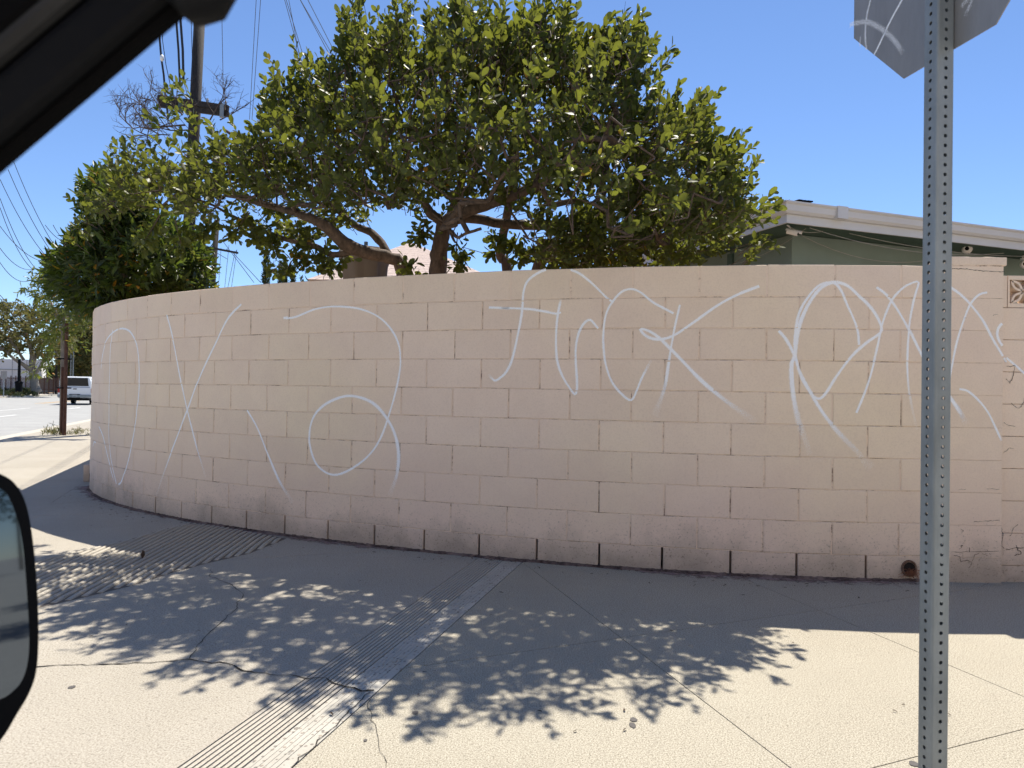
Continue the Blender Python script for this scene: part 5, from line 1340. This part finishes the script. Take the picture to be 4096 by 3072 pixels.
leaf_mass('blades', leaf_frames(wp, np.tile([0, 0, 1.], (len(wp), 1))+rg.normal(size=wp.shape)*.5, 5, rg.uniform(.02, .12, len(wp)), .09, rg, spread=.6), leaf_mat('dry_weed', (.07, .08, .03, 1), (.22, .20, .09, 1), (.25, .25, .08, 1), tw=.3), weeds, .2, None, rg)
for px, py, hh in ((208, 1738, .32), (212, 1738, .26), (228, 1738, .22), (254, 1736, .35), (365, 1732, .15)):
    b = gp(px, py); P = [b+Vector((random.gauss(0, .02)*k, random.gauss(0, .02)*k, hh*k/4)) for k in range(5)]; wd.tube(P, .005, 3)
o = wd.build('weed_stalks', M['leafd'], weeds, kind='stuff'); o.location = -weeds.location
# small block stub at the foot of the wall's far end
stub = gp(352, 1925)
MB().box((stub.x-.03, stub.y-.05, 0), (stub.x+.04, stub.y+.06, .2), bev=.006).build('block_stub', M['paint'], label='small tan masonry stub standing against the foot of the wall at the far left', cat='masonry stub')

# ------------------------------------------------------------------ pickup truck with a camper shell
TP0 = gp(298, 1620, -.13)
truck = empty('pickup_truck', (TP0.x, TP0.y, -.126), math.atan2(rd.y, rd.x)+.03, label='silver pickup truck with a camper shell driving away on the main road', cat='pickup truck')
# local: +x forward (away), +y left ; rear bumper at x=0
silver = simple('silver_car_paint', srgb(206, 210, 216), .28, metal=.35, var=.02, spec=.6)
white = simple('white_shell_paint', srgb(226, 228, 230), .3, var=.02)
def body_sweep(secs):
    """secs: list of (x, half_width_bottom, half_width_top, z0, z1)"""
    m = MB(); vs = []; K = 0
    for x, wb, wt, z0, z1 in secs:
        zm = z0+(z1-z0)*.55
        ring = [(-wb*.96, z0), (-wb, z0+.06), (-wb, zm), (-wt, z1-.05), (-wt*.95, z1), (wt*.95, z1), (wt, z1-.05), (wb, zm), (wb, z0+.06), (wb*.96, z0)]
        K = len(ring); vs += [(x, y, z) for y, z in ring]
    fs = [(i*K+k, (i+1)*K+k, (i+1)*K+(k+1) % K, i*K+(k+1) % K) for i in range(len(secs)-1) for k in range(K)]
    fs += [tuple(range(K)), tuple((len(secs)-1)*K+k for k in range(K-1, -1, -1))]
    return m.add(vs, fs)
body_sweep([(.05, .93, .90, .55, 1.12), (.12, .96, .92, .45, 1.15), (2.2, .97, .93, .42, 1.16), (2.25, .97, .93, .42, 1.18), (4.0, .97, .92, .42, 1.16), (5.2, .96, .88, .45, 1.08), (5.5, .90, .8, .5, .98)]).build('body', silver, truck)
body_sweep([(.10, .88, .80, 1.162, 1.78), (.22, .90, .80, 1.162, 1.83), (2.0, .90, .80, 1.162, 1.84), (2.12, .88, .78, 1.162, 1.80)]).build('camper_shell', white, truck)
body_sweep([(2.18, .88, .80, 1.185, 1.62), (2.5, .88, .74, 1.185, 1.78), (3.5, .88, .74, 1.185, 1.78), (4.1, .86, .80, 1.185, 1.24)]).build('cab', silver, truck)
def quad(name, pts, mat, par=truck, th=.012): 
    P = [Vector(p) for p in pts]; nn = (P[1]-P[0]).cross(P[2]-P[0]).normalized()*th; return MB().add(P+[p+nn for p in P], [(3, 2, 1, 0), (4, 5, 6, 7), (0, 1, 5, 4), (1, 2, 6, 5), (2, 3, 7, 6), (3, 0, 4, 7)]).build(name, mat, par)
quad('rear_window', [(.086, .76, 1.22), (.086, -.76, 1.22), (.092, -.70, 1.74), (.092, .70, 1.74)], M['glass'], th=-.02)
for sy_ in (-1, 1):
    quad('side_window', [(.35, sy_*.905, 1.28), (1.95, sy_*.905, 1.28), (1.95, sy_*.83, 1.70), (.45, sy_*.83, 1.70)], M['glass'])
    quad('cab_window', [(2.35, sy_*.893, 1.28), (3.7, sy_*.893, 1.28), (3.45, sy_*.775, 1.68), (2.55, sy_*.775, 1.68)], M['glass'])
    tl = MB().box((.02, sy_*.93-.085, .78), (.10, sy_*.93+.03, 1.08), bev=.015).build('tail_light', simple('red_lens', srgb(150, 22, 20), .2), truck)
    for x in (1.15, 4.55):
        wl_ = MB().tube([(x, sy_*.70, .37), (x, sy_*.95, .37)], .37, 22).build('wheel', M['blackp'], truck)
        MB().tube([(x, sy_*.955, .37), (x, sy_*.968, .37)], .22, 14).build('rim', M['galv'], wl_)
    MB().box((3.55, sy_*1.0-.06, 1.18), (3.68, sy_*1.0+.10, 1.38), bev=.02).build('door_mirror', M['blackp'], truck)
tg = MB().box((.032, -.80, .60), (.06, .80, 1.13), bev=.01).build('tailgate', silver, truck)
MB().box((.018, -.10, 1.0), (.032, .10, 1.06), bev=.006).build('handle', M['blackp'], tg)
MB().box((-.10, -.95, .48), (.045, .95, .66), bev=.03).build('rear_bumper', M['galv'], truck)
MB().box((-.085, -.30, .42), (.0, .30, .70), bev=.01).build('plate_recess', M['blackp'], truck)
MB().box((-.10, -.155, .50), (-.086, .155, .655)).build('license_plate', M['whitep'], truck)
MB().box((.2, -.8, .28), (5.2, .8, .45)).build('underbody', M['blackp'], truck)
MB().tube([(1.15, -.7, .37), (1.15, .7, .37)], .07, 8).build('axle', M['blackp'], truck)
# dark car in front of it, glimpsed left of the truck
TC = gp(232, 1607, -.13)
dc = empty('parked_car', (TC.x-1.2, TC.y+7, -.126), math.atan2(rd.y, rd.x)+.03, label='dark car ahead of the silver truck, mostly hidden by the tree stakes', cat='car')
dk = simple('dark_car_paint', srgb(40, 40, 46), .25, var=.05)
body_sweep([(0, .8, .78, .4, .95), (.15, .9, .86, .3, 1.0), (3.4, .9, .86, .3, .98), (4.3, .86, .8, .35, .8)]).build('body', dk, dc)
body_sweep([(.4, .8, .7, 1.0, 1.05), (1.0, .8, .62, 1.0, 1.45), (2.3, .8, .62, 1.0, 1.45), (3.2, .8, .7, .99, 1.03)]).build('cabin', M['glass'], dc)
for sy_ in (-1, 1):
    MB().box((-.02, sy_*.72-.12, .66), (.08, sy_*.72+.12, .82), bev=.01).build('tail_light', bpy.data.materials['red_lens'], dc)
    for x in (.8, 3.4): MB().tube([(x, sy_*.68, .32), (x, sy_*.9, .32)], .32, 18).build('wheel', M['blackp'], dc)

# ------------------------------------------------------------------ bin, posts, small sign across the road
bn = empty('litter_bin', tuple(at(75, 1560, 73).xy)+(.35,), label='dark domed litter bin in the bed in front of the fence', cat='litter bin')
sc_ = 73/2900
MB().tube([(0, 0, 0), (0, 0, .95)], [.30, .34], 14).build('bin_body', M['blackp'], bn); MB().tube([(0, 0, .95), (0, 0, 1.0), (0, 0, 1.18)], [.4, .4, .1], 14).build('lid', M['blackp'], bn)
def pole_thing(name, px, ty, Y, r_, mat, lab, cat, base=0):
    t_ = at(px, ty, Y); e_ = empty(name, (t_.x, t_.y, base), label=lab, cat=cat); MB().tube([(0, 0, 0), (0, 0, t_.z-base)], [r_*1.1, r_*.9], 8).build('pole', mat, e_); return e_, t_
pole_thing('steel_pole', 78, 1435, 74, .14, M['blackp'], 'plain dark pole behind the litter bin across the road', 'pole')
pole_thing('steel_pole', 285, 1385, 85, .07, M['galv'], 'thin pale pole beyond the truck, left of a pair', 'pole'); pole_thing('steel_pole', 294, 1395, 85, .07, M['galv'], 'thin pale pole beyond the truck, right of a pair', 'pole')
pole_thing('steel_pole', 226, 1450, 90, .12, M['wood'], 'dark post standing at the left edge of the truck', 'pole')
e_, t_ = pole_thing('road_sign', 16, 1500, 66, .04, M['galv'], 'small grey-backed sign on a thin post at the far left', 'road sign'); MB().box((-.28, -.02, t_.z-.35), (.28, .0, t_.z+.35)).build('sign_plate', M['alu'], e_)

# ------------------------------------------------------------------ utility poles
def upole(name_lab, ptop, pbot, Y, r_, arms, extra=None):
    a, b = at(*ptop, Y), at(*pbot, Y); d = (a-b).normalized(); b0 = b-d*(b.z/d.z); e_ = empty('utility_pole', tuple(b0), label=name_lab, cat='utility pole')
    MB().tube([(0, 0, 0), a-b0], [r_*1.1, r_*.9], 12).build('pole', M['wood'], e_, smooth=True)
    for (p, q_, th, hh, dy) in arms:
        p3, q3 = at(*p, Y+dy), at(*q_, Y+dy); v = (q3-p3).normalized(); u = Vector((-v.y, v.x, 0)).normalized()*th; w_ = v.cross(u).normalized()*hh
        vs = [x-b0+s1*u+s2*w_ for x in (p3, q3) for s1, s2 in ((-1, -1), (1, -1), (1, 1), (-1, 1))]
        ar = MB().add(vs, [(0, 1, 2, 3), (7, 6, 5, 4), (0, 4, 5, 1), (1, 5, 6, 2), (2, 6, 7, 3), (3, 7, 4, 0)]).build('crossarm', M['wood'], e_)
        for t in (.04, .3, .7, .96):
            c_ = p3.lerp(q3, t)-b0+Vector((0, 0, hh)); MB().tube([c_, c_+Vector((0, 0, hh*.9)), c_+Vector((0, 0, hh*1.6))], [hh*.45, hh*.5, hh*.2], 7).build('insulator', M['wire'] if Y > 30 else M['alu'], ar)
    return e_, b0
UP, ub = upole('tall weathered utility pole with a double crossarm rising behind the tree', (815, -260), (779, 460), 20, .155, [((632, 392), (914, 434), .05, .075, -.28), ((636, 418), (914, 457), .05, .07, -.24)])
# fix the risers along it
m = MB()
for L, r_ in (([(638, 150), (645, 230), (655, 300), (661, 380), (668, 430), (672, 470)], .028), ([(650, 160), (664, 260), (690, 380)], .010), ([(706, 95), (714, 200), (720, 340)], .030), ([(722, 80), (731, 200), (734, 330)], .034), ([(765, 90), (768, 200), (770, 330)], .008)):
    m.tube([at(x, y-(0 if j else 260), 19.6)-ub for j, (x, y) in enumerate([L[0]]+L)], r_, 6)
m.build('riser_cables', M['wire'], UP)
MB().add(*icos(at(648, 232, 19.5)-ub, (.06, .06, .1), 1)).build('splice_box', M['whitep'], UP, smooth=True)
MB().tube([at(724, 395, 19.6)-ub, at(722, 450, 19.6)-ub], .07, 8).build('transformer_can', M['dkgreen'], UP)
MB().tube([at(888, 415, 19.6)-ub, at(886, 470, 19.6)-ub], .055, 8).build('bracket', M['galv'], UP)
U2, u2b = upole('distant utility pole with two crossarms seen between the bush and the tree', (868, 880), (851, 1140), 45, .17, [((806, 984), (952, 1012), .06, .06, -.2), ((880, 907), (955, 921), .05, .05, -.2)])
U3, u3b = upole('short dark pole top showing behind the left side of the bush', (305, 938), (289, 1530), 97, .2, [])
U4, u4b = upole('thin far utility pole leaning beside the left bush', (793, 960), (814, 1150), 70, .10, [])

# overhead wires: each a sagging cable between two places
WL = 0
def wire(lab, grp, a, b, ya, yb, r_=.011, sg_=.0, n=14):
    p, q_ = at(*a, ya), at(*b, yb); P = [p.lerp(q_, i/n)-Vector((0, 0, sg_*4*(i/n)*(1-i/n))) for i in range(n+1)]
    o = MB().tube([x-p for x in P], [r_*(ya+(yb-ya)*i/n)/20 for i in range(n+1)], 4).build('overhead_wire', M['wire'], label=lab, cat='wire', group=grp); o.location = p; return o
c1 = lambda x, y: (x*.5425, y*.5425); c2 = lambda x, y: (x*.452, 900+y*.452)
W_up = 'thin black overhead wire crossing the sky above the tree'
W_lf = 'thin black overhead wire sagging down the sky at the left'
for a, b, ya, yb in ((c1(1900, -200), c1(1840, 880), 12, 26), (c1(1936, -200), c1(1858, 880), 12, 26), (c1(1632, -100), c1(1648, 760), 14, 24), (c1(2030, -250), (1230, 330), 10, 28), (c1(2050, -200), (1250, 345), 10, 28), (c1(2095, -180), (1216, 320), 10, 28), (c1(2150, -120), (1340, 260), 10, 28), (c1(2180, -60), (1345, 245), 10, 28), (c1(2240, -60), (1360, 250), 10, 28)):
    wire(W_up, 'wires crossing above the tree', a, b, ya, yb, .010)
for a, b, s_ in ((c1(100, 1190), c2(540, 265), .35), (c1(60, 1250), c2(505, 300), .35), (c1(0, 1322), c2(470, 340), .4), (c1(0, 1462), c2(330, 400), .4), (c1(0, 1530), c2(300, 400), .45), (c2(0, 10), c2(430, 330), .4), (c2(0, 205), c2(320, 385), .4), (c2(0, 332), c2(275, 485), .4), (c2(400, 0), c2(650, 150), .3), (c2(470, 0), c2(640, 130), .3), (c2(600, -10), c2(760, 90), .3), (c2(0, 620), c2(220, 750), .2), (c2(0, 650), c2(150, 740), .2)):
    wire(W_lf, 'wires sagging at the left', a, b, 34, 40, .0085, s_)
W_md = 'thin distant wire seen through the gap under the tree'
c8 = lambda x, y: (500+x*.4521, 800+y*.4521)
for a, b, yb in ((c8(745, 440), c8(740, 800), 60), (c8(850, 425), c8(825, 800), 60), (c8(920, 400), c8(880, 800), 60), (c8(975, 450), c8(905, 800), 60), (c8(990, 440), c8(938, 800), 60), (c8(870, 370), c8(1140, 730), 60), (c8(940, 450), c8(1200, 730), 60), (c8(1265, 530), c8(1500, 700), 60), (c8(1280, 470), c8(1470, 660), 60), (c8(730, 420), c8(900, 520), 50)):
    wire(W_md, 'wires in the gap under the tree', a, b, 46, yb, .008)
wire('short wire crossing the gap right of the main trunk', None, (1848, 988), (1960, 1020), 24, 26, .011)

# ------------------------------------------------------------------ buildings added to bounce light, and trees, of our own street (behind the car and off to the right; the door mirror looks that way)
st_mat = simple('cream_stucco', srgb(238, 226, 206), .9, var=.05, scale=2, bump=.004)  # pale facades, added and made taller to bounce sun onto the block wall
for i, (x0, x1, h_, lab) in enumerate(((-30, -9, 6.8, 'cream stucco building added across our street to bounce light, on the corner side'), (-7, 14, 6.4, 'cream stucco building added across our street to bounce light onto the block wall'), (16, 44, 6.6, 'long cream stucco building added across our street to bounce light, furthest right'))):
    b_ = empty('bounce_building', ((x0+x1)/2, -11, 0), label=lab, cat='building')
    def bc_(o, b_=b_): o.parent = b_; o.location = -b_.location; return o
    bc_(MB().box((x0, -22, -.13), (x1, -11, h_)).build('wall', st_mat)); bc_(MB().box((x0-.1, -22.1, h_+.002), (x1+.1, -10.9, h_+.25)).build('parapet', M['gutter']))
    x = x0+2
    while x+2 < x1:
        bc_(MB().box((x, -11.02, 1.0), (x+1.6, -10.97, 2.4)).build('window', M['glass'])); x += 4.2
mesh_obj('far_sidewalk', [(-40, -10.99, -.01), (60, -10.99, -.01), (60, -8, -.01), (-40, -8, -.01)], [(3, 2, 1, 0)], M['conc_l'], kind='structure')
for i, (x, y, hh) in enumerate(((13, 2.9, 6), (19, 2.9, 6.5), (34, -9, 8), (48, 3, 8), (60, -6, 9))):
    rg = np.random.default_rng(200+i); t = empty('street_tree', (x, y, 0), label=['leafy tree on the sidewalk right of the picture', 'second leafy tree further along our street', 'tree in front of the far stucco building', 'tree far down our street on the near side', 'tree furthest down our street'][i], cat='tree')
    MB().tube([(0, 0, 0), (.05, 0, hh*.35), (0, .05, hh*.6)], [.14, .12, .06], 8).build('trunk', M['barkg'], t)
    P = rg.normal(size=(700, 3)); P /= np.linalg.norm(P, axis=1, keepdims=True); P *= rg.uniform(.3, 1, 700)[:, None]**.6; P = P*np.array([hh*.33, hh*.33, hh*.32])+np.array([x, y, hh*.68])
    leaf_mass('crown', leaf_frames(P, rg.normal(size=P.shape)+np.array([0, 0, .4]), 6, np.full(700, .35), .22, rg), M['leafd'], t, .6, None, rg)

# ------------------------------------------------------------------ our own car: window frame, clip, door and door mirror
car = empty('car', (-.3, .45, -.13), label='black window frame and side mirror of the car the photo was taken from', cat='car')
def kc_(o): o.parent = car; o.location = -car.location; return o
b0, b1 = at(-420, 1040, .43), at(1500, -595, .45); bd = (b1-b0); BLn = bd.length; bx = bd.normalized(); by = Vector((0, 1, 0)); by = (by-bx*by.dot(bx)).normalized(); bz = bx.cross(by)
if bz.z < 0: bz = -bz
BM = Matrix(((bx.x, by.x, bz.x, b0.x), (bx.y, by.y, bz.y, b0.y), (bx.z, by.z, bz.z, b0.z), (0, 0, 0, 1)))
kc_(MB().box((0, -.014, .006), (BLn, .008, .036), BM, bev=.006).build('window_frame', M['trim']))
kc_(MB().tube([BM @ Vector((0, .0, .005)), BM @ Vector((BLn, .0, .005))], .006, 8).build('frame_seal', M['trimg']))
kc_(MB().tube([BM @ Vector((0, -.012, .045)), BM @ Vector((BLn, -.012, .045))], .0065, 8).build('trim_highlight', simple('highlight_grey_trim', (.03, .029, .028, 1), .8, spec=.1)))  # lighter grey paints a highlight streak along the frame
kc_(MB().box((0, .0, .02), (BLn, .014, .24), BM).build('frame_backing', M['trimg']))
kc_(MB().box((0, -.010, .052), (BLn, .012, .24), BM, bev=.008).build('pillar_trim', M['trimg']))
kp = [at(700, -60, .42), at(760, -10, .42), at(810, 22, .42), at(850, 10, .42), at(905, -60, .42)]
m = MB(); m.tube([at(660, -60, .43), at(740, -30, .425), at(795, 0, .42), at(830, -10, .42), at(885, -70, .42), at(960, -160, .42)], [.006, .011, .0145, .0145, .0115, .010], 12)
kc_(m.build('handle_clip', M['blackp'], smooth=True))
kc_(MB().box((-1.3, .43, -.05), (1.0, .53, .84), bev=.02).build('door_panel', M['trim']))
nG = Vector((.857, -.515, .107)).normalized(); cG = at(60, 2430, .80)
def mpl(px, py, off=0.0): d = ray(px, py); o_ = Vector((0, 0, HC)); t = (cG-o_).dot(nG)/d.dot(nG); return o_+d*t+nG*off
def smooth_loop(P, per=5):
    P = [Vector((x, y, 0)) for x, y in P]; n = len(P); out = []
    for i in range(n):
        a, b, c, d = P[i-1], P[i], P[(i+1) % n], P[(i+2) % n]
        for j in range(per): t = j/per; q_ = .5*((2*b)+(c-a)*t+(2*a-5*b+4*c-d)*t*t+(3*b-a-3*c+d)*t**3); out.append((q_.x, q_.y))
    return out
ho = smooth_loop([(-350, 1870), (-100, 1862), (0, 1895), (52, 1930), (95, 2010), (122, 2150), (140, 2350), (146, 2550), (136, 2690), (105, 2780), (58, 2860), (0, 2955), (-70, 3020), (-300, 3050), (-430, 2900), (-440, 2000)])
gl = smooth_loop([(-330, 1950), (-80, 1938), (0, 1962), (32, 2010), (60, 2090), (80, 2200), (96, 2400), (103, 2550), (96, 2650), (72, 2722), (30, 2768), (-10, 2792), (-70, 2806), (-330, 2810)])
n = len(ho); V = []
for off, k_ in ((.006, .985), (0, 1), (-.05, 1.0), (-.10, .8)):
    c_ = Vector((0, 0, 0))
    ring = [mpl(x, y, off) for x, y in ho]; cc = sum(ring, Vector())/n; V += [cc+(p-cc)*k_ for p in ring]
fs = [(r_*n+i, (r_+1)*n+i, (r_+1)*n+(i+1) % n, r_*n+(i+1) % n) for r_ in range(3) for i in range(n)]+[tuple(range(n-1, -1, -1)), tuple(3*n+i for i in range(n))]
mh = kc_(MB().add(V, fs).build('door_mirror', M['trim'], smooth=False))
ng = len(gl); gv = [mpl(x, y, .0075) for x, y in gl]+[mpl(x, y, .003) for x, y in gl]
g_ = mesh_obj('mirror_glass', gv, [tuple(range(ng)), *[(i, ng+i, ng+(i+1) % ng, (i+1) % ng) for i in range(ng)]], M['mirror']); g_.parent = mh
kc_(MB().tube([mpl(-300, 2950, -.05), (-.72, .60, .86), (-.72, .50, .80)], .03, 10).build('mirror_arm', M['trim']))

# ------------------------------------------------------------------ litter: fallen leaves and crumbs on the paving
rg = np.random.default_rng(77)
fl = []
for _ in range(230):
    s_ = rg.uniform(.2, 8); p = cpt(s_, -abs(rg.normal(0, .16))-.04); fl.append((p.x, p.y, .006))
for _ in range(45): fl.append((rg.uniform(-3.5, 3), rg.uniform(2.2, 4.6), .006))
for px, py in ((562, 2240), (575, 2250), (895, 2220), (1570, 2330), (1845, 2890), (1320, 2855), (200, 1997), (225, 2000)): g = gp(px, py); fl.append((g.x, g.y, .007))
fl = np.array(fl); n = len(fl)
Xd = norm(np.stack([rg.normal(size=n), rg.normal(size=n), np.zeros(n)], 1)); Zd = norm(np.stack([rg.normal(size=n)*.25, rg.normal(size=n)*.25, np.ones(n)], 1)); Zd = norm(Zd-Xd*np.sum(Xd*Zd, 1)[:, None])
lt = empty('fallen_leaves', (0, 0, 0), kind='stuff')
leaf_mass('leaves', (fl, Xd, Zd, rg.uniform(.006, .030, n)), simple('dry_leaf_brown', srgb(70, 54, 42), .9, var=.4), lt, .4, None, rg)
leaf_thing = empty('curled_leaf', tuple(gp(568, 2238)), label='single dark curled leaf standing on the grooved ramp paving', cat='leaf')
MB().add([(0, 0, .002), (.018, .004, .03), (.01, .012, .055), (-.004, .01, .06), (-.012, .006, .03), (0, -.008, .035)], [(0, 1, 5), (1, 2, 5), (2, 3, 5), (3, 4, 5), (4, 0, 5)]).build('leaf_blade', bpy.data.materials['dry_leaf_brown'], leaf_thing)
